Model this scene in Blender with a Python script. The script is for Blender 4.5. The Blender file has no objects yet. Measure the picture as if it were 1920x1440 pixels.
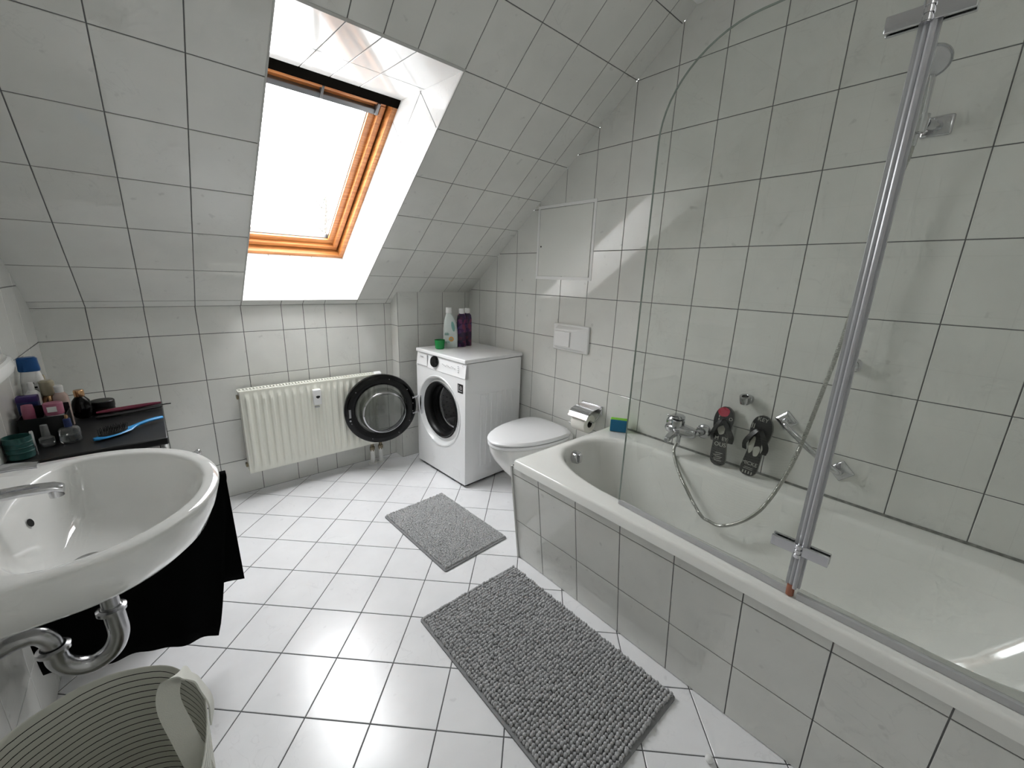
import bpy, bmesh, math, random
from mathutils import Vector, Matrix, noise
random.seed(7)
PI = math.pi
sc = bpy.context.scene
COL = sc.collection

# ------------------------------------------------------------------ helpers
class MB:
    """collects shapes, links them as ONE mesh object"""
    def __init__(s): s.v = []; s.f = []; s.mi = []
    def add(s, vs, fs, m=0):
        o = len(s.v); s.v += [Vector(v) for v in vs]
        for f in fs: s.f.append([i + o for i in f]); s.mi.append(m)
        return s
    def box(s, x0, x1, y0, y1, z0, z1, M=None, m=0):
        vs = [Vector((x, y, z)) for x in (x0, x1) for y in (y0, y1) for z in (z0, z1)]
        if M is not None: vs = [M @ v for v in vs]
        return s.add(vs, [(0,1,3,2),(4,6,7,5),(0,4,5,1),(2,3,7,6),(0,2,6,4),(1,5,7,3)], m)
    def loft(s, rings, cap0=False, cap1=False, closed=True, m=0):
        o = len(s.v); n = len(rings[0])
        for r in rings: s.v += [Vector(p) for p in r]
        for k in range(len(rings)-1):
            for i in range(n if closed else n-1):
                a = o+k*n+i; b = o+k*n+(i+1)%n
                s.f.append([a, b, b+n, a+n]); s.mi.append(m)
        if cap0: s.f.append([o+i for i in range(n)][::-1]); s.mi.append(m)
        if cap1: s.f.append([o+(len(rings)-1)*n+i for i in range(n)]); s.mi.append(m)
        return s
    def lathe(s, prof, org=(0,0,0), axis=(0,0,1), n=32, cap0=False, cap1=False, m=0):
        a = Vector(axis).normalized(); t = Vector((1,0,0)) if abs(a.x) < .9 else Vector((0,1,0))
        u = a.cross(t).normalized(); w = a.cross(u); org = Vector(org)
        rings = [[org + a*h + (u*math.cos(2*PI*i/n) + w*math.sin(2*PI*i/n))*r for i in range(n)] for r, h in prof]
        return s.loft(rings, cap0, cap1, True, m)
    def cyl(s, a, b, r, r2=None, n=20, m=0):
        a = Vector(a); b = Vector(b)
        return s.lathe([(r,0),(r if r2 is None else r2,(b-a).length)], a, b-a, n, True, True, m)
    def tube(s, pts, r, n=12, m=0, rf=None, cap=True):
        pts = [Vector(p) for p in pts]; rings = []; up = None
        for i, p in enumerate(pts):
            d = (pts[min(i+1,len(pts)-1)] - pts[max(i-1,0)]).normalized()
            if up is None:
                t = Vector((0,0,1)) if abs(d.z) < .9 else Vector((1,0,0)); up = d.cross(t).normalized()
            up = (up - d*up.dot(d)).normalized(); w = d.cross(up)
            rr = rf(i/(len(pts)-1)) if rf else r
            rings.append([p + (up*math.cos(2*PI*k/n) + w*math.sin(2*PI*k/n))*rr for k in range(n)])
        return s.loft(rings, cap, cap, True, m)
    def ball(s, c, r, n=16, sc_=(1,1,1), m=0):
        c = Vector(c); rings = []
        for j in range(1, n//2):
            a = PI*j/(n//2)
            rings.append([c + Vector((math.sin(a)*math.cos(2*PI*i/n)*sc_[0], math.sin(a)*math.sin(2*PI*i/n)*sc_[1], math.cos(a)*sc_[2]))*r for i in range(n)])
        return s.loft(rings, True, True, True, m)
    def strip(s, sec, d0, d1, m=0):
        """prism: closed section swept from offset d0 to offset d1"""
        return s.loft([[Vector(p)+Vector(d0) for p in sec],[Vector(p)+Vector(d1) for p in sec]], True, True, True, m)
    def build(s, name, mat, parent=None, smooth=True, bevel=0, seg=2, ang=35, sub=0, label=None):
        me = bpy.data.meshes.new(name); me.from_pydata(s.v, [], s.f)
        mats = mat if isinstance(mat, (list, tuple)) else [mat]
        for x in mats: me.materials.append(x)
        me.polygons.foreach_set('material_index', s.mi)
        bm = bmesh.new(); bm.from_mesh(me); bmesh.ops.recalc_face_normals(bm, faces=bm.faces); bm.to_mesh(me); bm.free()
        o = bpy.data.objects.new(name, me); COL.objects.link(o)
        if parent is not None: o.parent = parent
        if smooth:
            me.polygons.foreach_set('use_smooth', [True]*len(me.polygons)); me.set_sharp_from_angle(angle=math.radians(ang))
        if bevel:
            b = o.modifiers.new('b', 'BEVEL'); b.width = bevel; b.segments = seg; b.limit_method = 'ANGLE'; b.angle_limit = math.radians(35)
        if sub:
            b = o.modifiers.new('s', 'SUBSURF'); b.levels = sub; b.render_levels = sub
        if label: o['label'] = label
        return o

def catmull(pts, k=8):
    pts = [Vector(p) for p in pts]; P = [2*pts[0]-pts[1]] + pts + [2*pts[-1]-pts[-2]]; out = []
    for i in range(1, len(P)-2):
        for j in range(k):
            t = j/k; a, b, c, d = P[i-1], P[i], P[i+1], P[i+2]
            out.append(.5*((2*b) + (c-a)*t + (2*a-5*b+4*c-d)*t*t + (3*b-3*c+d-a)*t**3))
    out.append(pts[-1]); return out

def tag(o, label, cat, group=None):
    o['label'] = label; o['category'] = cat
    if group: o['group'] = group
    return o
def thing(name, label, cat, loc=(0,0,0), rz=0, group=None):
    o = bpy.data.objects.new(name, None); COL.objects.link(o); o.empty_display_size = .05
    o.location = loc; o.rotation_euler = (0,0,rz); tag(o, label, cat, group)
    bpy.context.view_layer.update(); return o
def struct(o): o['kind'] = 'structure'; return o

# ------------------------------------------------------------------ materials
def new_mat(name):
    m = bpy.data.materials.new(name); m.use_nodes = True
    nt = m.node_tree; return m, nt, nt.nodes['Principled BSDF']
def mat(name, col, rough=.4, metal=0, spec=.5, coat=0, noise_amt=0, noise_scale=20, bump=0, bump_scale=200, trans=0, ior=1.5, emit=None, sheen=0):
    m, nt, b = new_mat(name)
    b.inputs['Base Color'].default_value = (*col, 1); b.inputs['Roughness'].default_value = rough
    b.inputs['Metallic'].default_value = metal; b.inputs['Specular IOR Level'].default_value = spec
    b.inputs['Coat Weight'].default_value = coat; b.inputs['Coat Roughness'].default_value = .05
    b.inputs['Transmission Weight'].default_value = trans; b.inputs['IOR'].default_value = ior
    if sheen: b.inputs['Sheen Weight'].default_value = sheen
    if noise_amt or bump:
        tc = nt.nodes.new('ShaderNodeTexCoord')
    if noise_amt:
        n = nt.nodes.new('ShaderNodeTexNoise'); n.inputs['Scale'].default_value = noise_scale; n.inputs['Detail'].default_value = 4
        r = nt.nodes.new('ShaderNodeValToRGB')
        lo = tuple(max(0, c*(1-noise_amt)) for c in col); hi = tuple(min(1, c*(1+noise_amt*.6)) for c in col)
        r.color_ramp.elements[0].position = .3; r.color_ramp.elements[1].position = .7
        r.color_ramp.elements[0].color = (*lo,1); r.color_ramp.elements[1].color = (*hi,1)
        nt.links.new(tc.outputs['Object'], n.inputs['Vector']); nt.links.new(n.outputs['Fac'], r.inputs['Fac']); nt.links.new(r.outputs['Color'], b.inputs['Base Color'])
    if bump:
        n = nt.nodes.new('ShaderNodeTexNoise'); n.inputs['Scale'].default_value = bump_scale; n.inputs['Detail'].default_value = 3
        bp = nt.nodes.new('ShaderNodeBump'); bp.inputs['Strength'].default_value = bump; bp.inputs['Distance'].default_value = .002
        nt.links.new(tc.outputs['Object'], n.inputs['Vector']); nt.links.new(n.outputs['Fac'], bp.inputs['Height']); nt.links.new(bp.outputs['Normal'], b.inputs['Normal'])
    return m
def tile_mat(name, col, rough, vein=.06, speck=.12, bump=.02, spec=.5, coat=0):
    """glazed ceramic: cloudy base, thin marble veins, sparse grey flecks"""
    m, nt, b = new_mat(name); N = nt.nodes; L = nt.links
    tc = N.new('ShaderNodeTexCoord')
    n1 = N.new('ShaderNodeTexNoise'); n1.inputs['Scale'].default_value = 7; n1.inputs['Detail'].default_value = 5
    r1 = N.new('ShaderNodeValToRGB'); r1.color_ramp.elements[0].position = .3; r1.color_ramp.elements[1].position = .75
    r1.color_ramp.elements[0].color = (*[c*(1-vein) for c in col],1); r1.color_ramp.elements[1].color = (*col,1)
    n2 = N.new('ShaderNodeTexNoise'); n2.inputs['Scale'].default_value = 9; n2.inputs['Detail'].default_value = 6; n2.inputs['Distortion'].default_value = 1.4
    r2 = N.new('ShaderNodeValToRGB')
    e = r2.color_ramp.elements; e[0].position = .485; e[0].color = (0,0,0,1); e[1].position = .5; e[1].color = (1,1,1,1)
    x = r2.color_ramp.elements.new(.515); x.color = (0,0,0,1)
    n3 = N.new('ShaderNodeTexNoise'); n3.inputs['Scale'].default_value = 22; n3.inputs['Detail'].default_value = 2
    r3 = N.new('ShaderNodeValToRGB'); r3.color_ramp.elements[0].position = .70; r3.color_ramp.elements[1].position = .76
    r3.color_ramp.elements[0].color = (0,0,0,1); r3.color_ramp.elements[1].color = (1,1,1,1)
    n4 = N.new('ShaderNodeTexNoise'); n4.inputs['Scale'].default_value = 4
    r4 = N.new('ShaderNodeValToRGB'); r4.color_ramp.elements[0].position = .5; r4.color_ramp.elements[1].position = .62
    mul = N.new('ShaderNodeMath'); mul.operation = 'MULTIPLY'
    sc1 = N.new('ShaderNodeMath'); sc1.operation = 'MULTIPLY'; sc1.inputs[1].default_value = vein*1.6
    sc2 = N.new('ShaderNodeMath'); sc2.operation = 'MULTIPLY'; sc2.inputs[1].default_value = speck
    ad = N.new('ShaderNodeMath'); ad.operation = 'ADD'
    mx = N.new('ShaderNodeMix'); mx.data_type = 'RGBA'; mx.inputs[7].default_value = (*[c*.35 for c in col],1)
    for n in (n1,n2,n3,n4): L.new(tc.outputs['Object'], n.inputs['Vector'])
    L.new(n1.outputs['Fac'], r1.inputs['Fac']); L.new(n2.outputs['Fac'], r2.inputs['Fac']); L.new(n3.outputs['Fac'], r3.inputs['Fac']); L.new(n4.outputs['Fac'], r4.inputs['Fac'])
    L.new(r2.outputs['Color'], mul.inputs[0]); L.new(r4.outputs['Color'], mul.inputs[1]); L.new(mul.outputs[0], sc1.inputs[0])
    L.new(r3.outputs['Color'], sc2.inputs[0]); L.new(sc1.outputs[0], ad.inputs[0]); L.new(sc2.outputs[0], ad.inputs[1])
    L.new(ad.outputs[0], mx.inputs[0]); L.new(r1.outputs['Color'], mx.inputs[6]); L.new(mx.outputs[2], b.inputs['Base Color'])
    b.inputs['Roughness'].default_value = rough; b.inputs['Specular IOR Level'].default_value = spec
    b.inputs['Coat Weight'].default_value = coat
    nb = N.new('ShaderNodeTexNoise'); nb.inputs['Scale'].default_value = 12
    bp = N.new('ShaderNodeBump'); bp.inputs['Strength'].default_value = bump; bp.inputs['Distance'].default_value = .01
    L.new(tc.outputs['Object'], nb.inputs['Vector']); L.new(nb.outputs['Fac'], bp.inputs['Height']); L.new(bp.outputs['Normal'], b.inputs['Normal'])
    return m
def glass_mat(name, tint=(1,1,1), rough=.0, refl=1.0, ior=1.5):
    """thin pane: clear with fresnel mirror reflection"""
    m = bpy.data.materials.new(name); m.use_nodes = True; nt = m.node_tree; N = nt.nodes; N.clear()
    o = N.new('ShaderNodeOutputMaterial'); mx = N.new('ShaderNodeMixShader'); t = N.new('ShaderNodeBsdfTransparent'); g = N.new('ShaderNodeBsdfGlossy')
    f = N.new('ShaderNodeFresnel'); f.inputs['IOR'].default_value = ior
    t.inputs['Color'].default_value = (*tint,1); g.inputs['Roughness'].default_value = rough
    mu = N.new('ShaderNodeMath'); mu.operation = 'MULTIPLY'; mu.inputs[1].default_value = refl; mu.use_clamp = True
    ge = N.new('ShaderNodeNewGeometry'); sb = N.new('ShaderNodeMath'); sb.operation = 'SUBTRACT'; sb.inputs[0].default_value = 1; m3 = N.new('ShaderNodeMath'); m3.operation = 'MULTIPLY'
    nt.links.new(ge.outputs['Backfacing'], sb.inputs[1]); nt.links.new(f.outputs[0], m3.inputs[0]); nt.links.new(sb.outputs[0], m3.inputs[1]); nt.links.new(m3.outputs[0], mu.inputs[0]); nt.links.new(mu.outputs[0], mx.inputs[0]); nt.links.new(t.outputs[0], mx.inputs[1]); nt.links.new(g.outputs[0], mx.inputs[2]); nt.links.new(mx.outputs[0], o.inputs['Surface'])
    return m
def wood_mat():
    m, nt, b = new_mat('pine_wood'); N = nt.nodes; L = nt.links
    tc = N.new('ShaderNodeTexCoord'); mp = N.new('ShaderNodeMapping'); mp.inputs['Scale'].default_value = (3,3,60)
    n = N.new('ShaderNodeTexNoise'); n.inputs['Scale'].default_value = 3; n.inputs['Detail'].default_value = 6
    r = N.new('ShaderNodeValToRGB'); r.color_ramp.elements[0].position = .35; r.color_ramp.elements[1].position = .7
    r.color_ramp.elements[0].color = (.36,.13,.035,1); r.color_ramp.elements[1].color = (.55,.235,.07,1)
    L.new(tc.outputs['Object'], mp.inputs[0]); L.new(mp.outputs[0], n.inputs['Vector']); L.new(n.outputs['Fac'], r.inputs['Fac']); L.new(r.outputs['Color'], b.inputs['Base Color'])
    b.inputs['Roughness'].default_value = .35; return m

WALLC = (.775,.778,.742)
M = {}
M['wall'] = tile_mat('wall_tile', WALLC, .06, .07, .22, spec=.6)
M['reveal'] = tile_mat('reveal_tile', (.80,.80,.79), .07, .05, .1)
M['floor'] = tile_mat('floor_tile', (.88,.88,.895), .22, .07, .15)
M['grout'] = mat('grout', (.16,.16,.16), .9, noise_amt=.2, noise_scale=30)
M['fgrout'] = mat('floor_grout', (.13,.13,.135), .9, noise_amt=.2, noise_scale=30)
M['plaster'] = mat('white_plaster', (.82,.82,.80), .8, bump=.1)
M['trim'] = mat('trim_plastic', (.55,.55,.53), .4)
M['wood'] = wood_mat()
M['gapshade'] = mat('gap_shade', (.004,.003,.002), .9, spec=.05)  # near-black that paints the shade in the window gaps
M['winglass'] = glass_mat('window_glass')
M['screenglass'] = glass_mat('screen_glass', (.965,.975,.965), 0, 1.7, 1.5)
M['chrome'] = mat('chrome', (.62,.62,.64), .12, 1)
M['chromed'] = mat('dull_chrome', (.5,.5,.51), .22, 1, noise_amt=.1, noise_scale=15)
M['alu'] = mat('grey_aluminium', (.14,.145,.15), .35, .4)
M['seal'] = mat('grey_seal', (.52,.52,.53), .35)
M['ceramic'] = mat('white_ceramic', (.85,.85,.83), .06, coat=.3)
M['acrylic'] = mat('tub_enamel', (.86,.86,.825), .08, coat=.2)
M['enamelw'] = mat('machine_white', (.88,.885,.89), .22)
M['panelw'] = mat('machine_panel_white', (.90,.905,.91), .25)
M['bezel'] = mat('machine_bezel', (.78,.79,.79), .18)
M['blackgloss'] = mat('black_gloss', (.003,.003,.003), .14, spec=.3)
M['rubber'] = mat('grey_rubber', (.008,.008,.008), .4, spec=.3)
M['drum'] = mat('drum_steel', (.55,.55,.55), .35, .6)
M['mark'] = mat('grey_print', (.45,.45,.46), .5)
M['cream'] = mat('radiator_cream', (.84,.84,.75), .3)
M['creamd'] = mat('radiator_dark_slot', (.12,.12,.10), .6)
M['pipew'] = mat('pipe_white', (.82,.82,.80), .35)
M['brass'] = mat('brass_fitting', (.25,.21,.14), .35, .8)
M['plastic'] = mat('white_plastic', (.84,.84,.83), .3)
M['hatch'] = mat('hatch_white', (.78,.785,.745), .25)
M['toiletw'] = mat('toilet_ceramic', (.82,.82,.80), .08, coat=.3)
M['seatw'] = mat('toilet_seat_white', (.86,.86,.87), .3)
M['paper'] = mat('tissue_paper', (.82,.80,.74), .9, bump=.3)
M['hole'] = mat('black_hole', (.004,.004,.004), .8)
M['black'] = mat('black_plastic', (.008,.008,.008), .35)
M['blackm'] = mat('black_matte', (.0025,.0025,.0025), .95, spec=.05)
M['bench'] = mat('black_worktop', (.014,.014,.015), .42, noise_amt=.2, noise_scale=60)
M['cabw'] = mat('cabinet_white', (.62,.62,.61), .35)
M['blue'] = mat('bright_blue_plastic', (.04,.32,.72), .25)
M['dblue'] = mat('blue_cap', (.005,.085,.30), .3)
M['navy'] = mat('navy_plastic', (.03,.05,.16), .3)
M['red'] = mat('dark_red_plastic', (.16,.02,.045), .25)
M['teal'] = mat('teal_plastic', (.02,.085,.08), .3)
M['pinkp'] = mat('pink_plastic', (.38,.12,.19), .35)
M['skin'] = mat('beige_lotion', (.50,.38,.33), .25)
M['gold'] = mat('copper_gold', (.55,.33,.18), .25, .9)
M['beige'] = mat('cream_cap', (.42,.38,.27), .4)
M['clear'] = mat('clear_glass', (.9,.92,.93), .03, trans=.9)
M['frost'] = mat('smoky_cap', (.35,.36,.36), .1, trans=.5)
M['green'] = mat('green_plastic', (.01,.33,.07), .25, trans=.1)
M['detw'] = mat('detergent_white', (.66,.72,.70), .28)
M['orange'] = mat('orange_print', (.62,.33,.10), .4)
M['greenp'] = mat('teal_print', (.20,.42,.38), .4)
M['spongeg'] = mat('sponge_green', (.25,.62,.06), .9, bump=.8, bump_scale=400)
M['spongeb'] = mat('sponge_blue', (.02,.16,.30), .9, bump=.6, bump_scale=500)
M['sole'] = mat('sandal_sole_grey', (.20,.20,.18), .6)
M['foot'] = mat('sandal_black_print', (.018,.018,.018), .5)
M['strapp'] = mat('sandal_strap_black', (.012,.012,.012), .35)
M['redp'] = mat('sandal_red_print', (.42,.03,.06), .5)
M['prn'] = mat('sandal_white_print', (.42,.42,.37), .5)
M['copper'] = mat('rusty_pin', (.32,.12,.07), .6)
M['hose'] = mat('hose_steel', (.42,.42,.39), .28, .9)
M['ruga'] = mat('rug_grey_pile', (.50,.50,.505), .95, noise_amt=.35, noise_scale=160, sheen=.3)
M['rugb'] = mat('rug_pale_grey_pile', (.58,.58,.585), .95, noise_amt=.6, noise_scale=400, sheen=.3)
M['rugback'] = mat('rug_backing', (.26,.26,.265), .9)
M['cloth'] = mat('handle_cotton', (.72,.72,.66), .9, bump=.3, bump_scale=600)
M['leaf'] = mat('leaf_green', (.030,.036,.022), .6)
M['bark'] = mat('bark', (.035,.03,.025), .9)
def purple_mat():
    m, nt, b = new_mat('purple_floral_print'); N = nt.nodes; L = nt.links
    tc = N.new('ShaderNodeTexCoord'); v = N.new('ShaderNodeTexVoronoi'); v.inputs['Scale'].default_value = 45
    r = N.new('ShaderNodeValToRGB'); e = r.color_ramp.elements
    e[0].position = 0; e[0].color = (.01,.005,.02,1); e[1].position = 1; e[1].color = (.30,.10,.16,1)
    for p, c in ((.3,(.06,.01,.09,1)),(.5,(.02,.01,.05,1)),(.7,(.20,.03,.08,1)),(.85,(.05,.05,.22,1))):
        x = e.new(p); x.color = c
    L.new(tc.outputs['Object'], v.inputs['Vector']); L.new(v.outputs['Color'], r.inputs['Fac']); L.new(r.outputs['Color'], b.inputs['Base Color']); b.inputs['Roughness'].default_value = .3
    return m
M['purple'] = purple_mat()
def stripe_mat():
    """cream canvas woven with thin black horizontal stripes"""
    m, nt, b = new_mat('striped_canvas'); N = nt.nodes; L = nt.links
    at = N.new('ShaderNodeAttribute'); at.attribute_name = 'h'
    mu = N.new('ShaderNodeMath'); mu.operation = 'MULTIPLY'; mu.inputs[1].default_value = 1/.0165
    fr = N.new('ShaderNodeMath'); fr.operation = 'FRACT'
    lt = N.new('ShaderNodeMath'); lt.operation = 'LESS_THAN'; lt.inputs[1].default_value = .13
    gt = N.new('ShaderNodeMath'); gt.operation = 'GREATER_THAN'; gt.inputs[1].default_value = .012
    m2 = N.new('ShaderNodeMath'); m2.operation = 'MULTIPLY'
    mx = N.new('ShaderNodeMix'); mx.data_type = 'RGBA'; mx.inputs[6].default_value = (.74,.74,.67,1); mx.inputs[7].default_value = (.012,.012,.014,1)
    L.new(at.outputs['Fac'], mu.inputs[0]); L.new(mu.outputs[0], fr.inputs[0]); L.new(fr.outputs[0], lt.inputs[0]); L.new(at.outputs['Fac'], gt.inputs[0])
    L.new(lt.outputs[0], m2.inputs[0]); L.new(gt.outputs[0], m2.inputs[1]); L.new(m2.outputs[0], mx.inputs[0]); L.new(mx.outputs[2], b.inputs['Base Color'])
    b.inputs['Roughness'].default_value = .9; return m
M['stripe'] = stripe_mat()

# ------------------------------------------------------------------ tiling
def clip(poly, hp, off):
    for a, b, c in hp:       # keep a*u+b*v <= c-off
        n = math.hypot(a, b); out = []
        for i in range(len(poly)):
            p, q = poly[i], poly[(i+1) % len(poly)]
            dp = (a*p[0]+b*p[1]-c)/n+off; dq = (a*q[0]+b*q[1]-c)/n+off
            if dp <= 0: out.append(p)
            if (dp < 0) != (dq < 0) and abs(dp-dq) > 1e-12:
                t = dp/(dp-dq); out.append((p[0]+(q[0]-p[0])*t, p[1]+(q[1]-p[1])*t))
        poly = out
        if len(poly) < 3: return []
    return poly
def tiling(name, F, cells, hp, mt, mg, back, gap=.0016, h=.002, bev=.0012, thick=.04, parent=None):
    """F(u,v,w) maps to the room; cells: lists of half planes; hp: outline of the surface; back: list of grout polygons"""
    mb = MB()
    for cell in cells:
        base = clip([(-9,-9),(9,-9),(9,9),(-9,9)], cell, gap)
        base = clip(base, hp, 0) if base else []
        top = clip([(-9,-9),(9,-9),(9,9),(-9,9)], cell, gap+bev)
        top = clip(top, hp, bev) if top else []
        if len(base) < 3: continue
        ar = abs(sum(base[i][0]*base[(i+1)%len(base)][1]-base[(i+1)%len(base)][0]*base[i][1] for i in range(len(base))))/2
        if ar < 1e-5: continue
        n = len(base)
        if len(top) == n:
            vs = [F(u,v,0) for u,v in base] + [F(u,v,h*.6) for u,v in base] + [F(u,v,h) for u,v in top]
            fs = [[i,(i+1)%n,(i+1)%n+n,i+n] for i in range(n)] + [[i+n,(i+1)%n+n,(i+1)%n+2*n,i+2*n] for i in range(n)] + [[i+2*n for i in range(n)]]
        else:
            vs = [F(u,v,0) for u,v in base] + [F(u,v,h*.6) for u,v in base]
            fs = [[i,(i+1)%n,(i+1)%n+n,i+n] for i in range(n)] + [[i+n for i in range(n)]]
        mb.add(vs, fs, 0)
    for poly in back:
        n = len(poly)
        mb.add([F(u,v,0) for u,v in poly]+[F(u,v,-thick) for u,v in poly], [[i,(i+1)%n,(i+1)%n+n,i+n] for i in range(n)]+[list(range(n)),[i+n for i in range(n)]], 1)
    return mb.build(name, [mt, mg], parent, smooth=False)
def grid(us, vs): return [[(-1,0,-us[i]),(1,0,us[i+1]),(0,-1,-vs[j]),(0,1,vs[j+1])] for i in range(len(us)-1) for j in range(len(vs)-1)]

# measured room (metres): right wall x=0, radiator wall y=0, floor z=0
W = -2.238; K = 1.114; TH = .6562; YE = -3.22; YC = -1.682; ZC = 2.408
ct, st = math.cos(TH), math.sin(TH)
zrows = [0,.2142,.4656,.7157,.9673,1.2147,1.4647,1.7126,1.9602,2.2109,2.46]
ycols = [.0,.2393-.2,.2393,.4352,.6358,.8267,1.0312,1.2323,1.4333,1.6331,1.8313,2.0316,2.23,2.43,2.6271,2.827,3.027,3.227]
gable = [(-1,0,0),(1,0,-YE),(0,-1,0),(0,1,ZC),(-st,ct,K*ct)]      # u = -y, v = z
gpoly = [(0,-.05),(-YE,-.05),(-YE,ZC),(-YC,ZC),(0,K)]
struct(tiling('wall_right', lambda u,v,w: Vector((-w,-u,v)), grid(ycols, zrows), gable, M['wall'], M['grout'], [gpoly]))
lcols = [0,.2,.4,.6,.8,1,1.2,1.4,1.6,1.8,2,2.2,2.4,2.6,2.8,3,3.227]
struct(tiling('wall_left', lambda u,v,w: Vector((W+w,-u,v)), grid(lcols, zrows), gable, M['wall'], M['grout'], [gpoly]))
bcols = [-2.27,-2.0685,-1.869,-1.668,-1.468,-1.268,-1.1505,-1.026,-.828,-.637,-.588]
bz = [0,.2142,.4656,.7157,.9673,K]
struct(tiling('wall_back', lambda u,v,w: Vector((u,-w,v)), grid(bcols, bz), [(-1,0,-W),(1,0,0),(0,-1,0),(0,1,K)], M['wall'], M['grout'], [[(W,-.05),(0,-.05),(0,K),(W,K)]]))
struct(tiling('wall_front', lambda u,v,w: Vector((u,YE+w,v)), grid([W,-2,-1.8,-1.6,-1.4,-1.2,-1,-.8,-.6,-.4,-.2,0], zrows), [(-1,0,-W),(1,0,0),(0,-1,0),(0,1,ZC)], M['wall'], M['grout'], [[(W,-.05),(0,-.05),(0,ZC),(W,ZC)]]))
# boxed-in pipe column behind the washing machine
CY = .105; CX = -.59
mbx = tiling('wall_pipe_box', lambda u,v,w: Vector((u,-CY-w,v)), grid([CX,-.439,-.238,-.04,0], [0,.2142,.4656,.7157,.9673,1.25]), [(-1,0,-CX),(1,0,0),(0,-1,0),(0,1,K+CY*st/ct)], M['wall'], M['grout'], [[(CX,0),(0,0),(0,K+CY*st/ct),(CX,K+CY*st/ct)]], thick=.02)
struct(mbx)
sidep = [(-1,0,0),(1,0,CY),(0,-1,0),(0,1,2),(-st,ct,K*ct)]
struct(tiling('wall_pipe_box_side', lambda u,v,w: Vector((CX-w,-u,v)), grid([0,CY], [0,.2142,.4656,.7157,.9673,1.25]), sidep, M['wall'], M['grout'], [[(0,0),(CY,0),(CY,K+CY*st/ct),(0,K)]], thick=.02))
# sloping ceiling, local (x, d along the slope, w into the room)
def SL(x, d, w): return Vector((x, -d*ct - w*st, K + d*st - w*ct))
HX0, HX1, HD0, HD1 = -1.462, -.831, .050, 1.549
drows = [0,.05,.297,.5492,.8002,1.051,1.3016,1.5509,1.8027,2.0494,2.3]
scols = [-2.27,-2.0673,-1.8674,-1.6666,-1.465,-1.268,-1.1505,-1.026,-.828,-.6252,-.4233,-.2269,-.1062,0]
DL = (ZC-K)/st
cells = []
for c in grid(scols, drows):
    u0, u1, v0, v1 = -c[0][2], c[1][2], -c[2][2], c[3][2]
    if u0 > -1.47 and u1 < -.82 and v0 >= .05 and v1 < 1.56: continue
    if v1 > .06 and abs(u1+1.465) < .01 and v1 < 1.56: c = [c[0],(1,0,HX0),c[2],c[3]]
    if v1 > .06 and abs(u0+.828) < .01 and v1 < 1.56: c = [(-1,0,-HX1),c[1],c[2],c[3]]
    cells.append(c)
slope_out = [(-1,0,-W),(1,0,0),(0,-1,0),(0,1,DL)]
struct(tiling('ceiling_slope', SL, cells, slope_out, M['wall'], M['grout'],
    [[(W,0),(0,0),(0,HD0),(W,HD0)],[(W,HD0),(HX0,HD0),(HX0,HD1),(W,HD1)],[(HX1,HD0),(0,HD0),(0,HD1),(HX1,HD1)],[(W,HD1),(0,HD1),(0,DL),(W,DL)]], thick=.03))
mb = MB(); mb.box(W-.04, .04, YE-.04, YC+.02, ZC, ZC+.04); struct(mb.build('ceiling', M['plaster'], smooth=False))
# floor, tiles laid on the diagonal
fx, fy, fs = -.957, -.6124, .2018
s2 = 1/math.sqrt(2); cells = []
a0 = (fx-fy)*s2; b0 = (fx+fy)*s2
for i in range(-20, 26):
    for j in range(-20, 26):
        # directions: e1=(1,-1)/sqrt2, e2=(-1,-1)/sqrt2
        cells.append([(-s2,s2,-(a0+i*fs)),(s2,-s2,a0+(i+1)*fs),(s2,s2,-(-b0+j*fs)),(-s2,-s2,-b0+(j+1)*fs)])
struct(tiling('floor', lambda u,v,w: Vector((u,v,w-.002)), cells, [(-1,0,-W),(1,0,0),(0,-1,-YE),(0,1,0)], M['floor'], M['fgrout'], [[(W,YE),(0,YE),(0,0),(W,0)]], gap=.0018))

# ------------------------------------------------------------------ roof window
OFF = .35; HDt = 1.150; HDb = .030
# reveal surfaces (tiled like the rest); w points away from the room = -w in SL
def side_cells():
    rows = [-.3,.05,.297,.5492,.8002,1.051,1.3016,1.6]
    return grid(rows, [0,.21,.36])
sl_top = [(-1,0,-HDb+.0),(0,-1,0),(0,1,OFF),(OFF,(HD1-HDt),HD1*OFF)]
sp = [(HDb,0),(HD1,0),(HDt,OFF),(HDb,OFF)]
struct(tiling('wall_window_reveal_right', lambda u,v,w: SL(HX1-w,u,-v), side_cells(), sl_top, M['reveal'], M['grout'], [sp], thick=.02))
struct(tiling('wall_window_reveal_left', lambda u,v,w: SL(HX0+w,u,-v), side_cells(), sl_top, M['reveal'], M['grout'], [sp], thick=.02))
rx = [HX0,-1.268,-1.1505,-1.026,HX1]
def FB(u,v,w): # bottom reveal
    return SL(u, HD0+(HDb-HD0)*v/OFF + w, -v)
struct(tiling('wall_window_reveal_bottom', FB, grid(rx,[0,.21,.36]), [(-1,0,-HX0),(1,0,HX1),(0,-1,0),(0,1,OFF)], M['reveal'], M['grout'], [[(HX0,0),(HX1,0),(HX1,OFF),(HX0,OFF)]], thick=.02))
tl = math.hypot(HD1-HDt, OFF)
def FT(u,v,w):
    t = v/tl; return SL(u, HD1+(HDt-HD1)*t - w*OFF/tl, -OFF*t + w*(HD1-HDt)/tl)
struct(tiling('wall_window_reveal_top', FT, grid(rx,[0,.29,.6]), [(-1,0,-HX0),(1,0,HX1),(0,-1,0),(0,1,tl)], M['reveal'], M['grout'], [[(HX0,0),(HX1,0),(HX1,tl),(HX0,tl)]], thick=.02))
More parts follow.
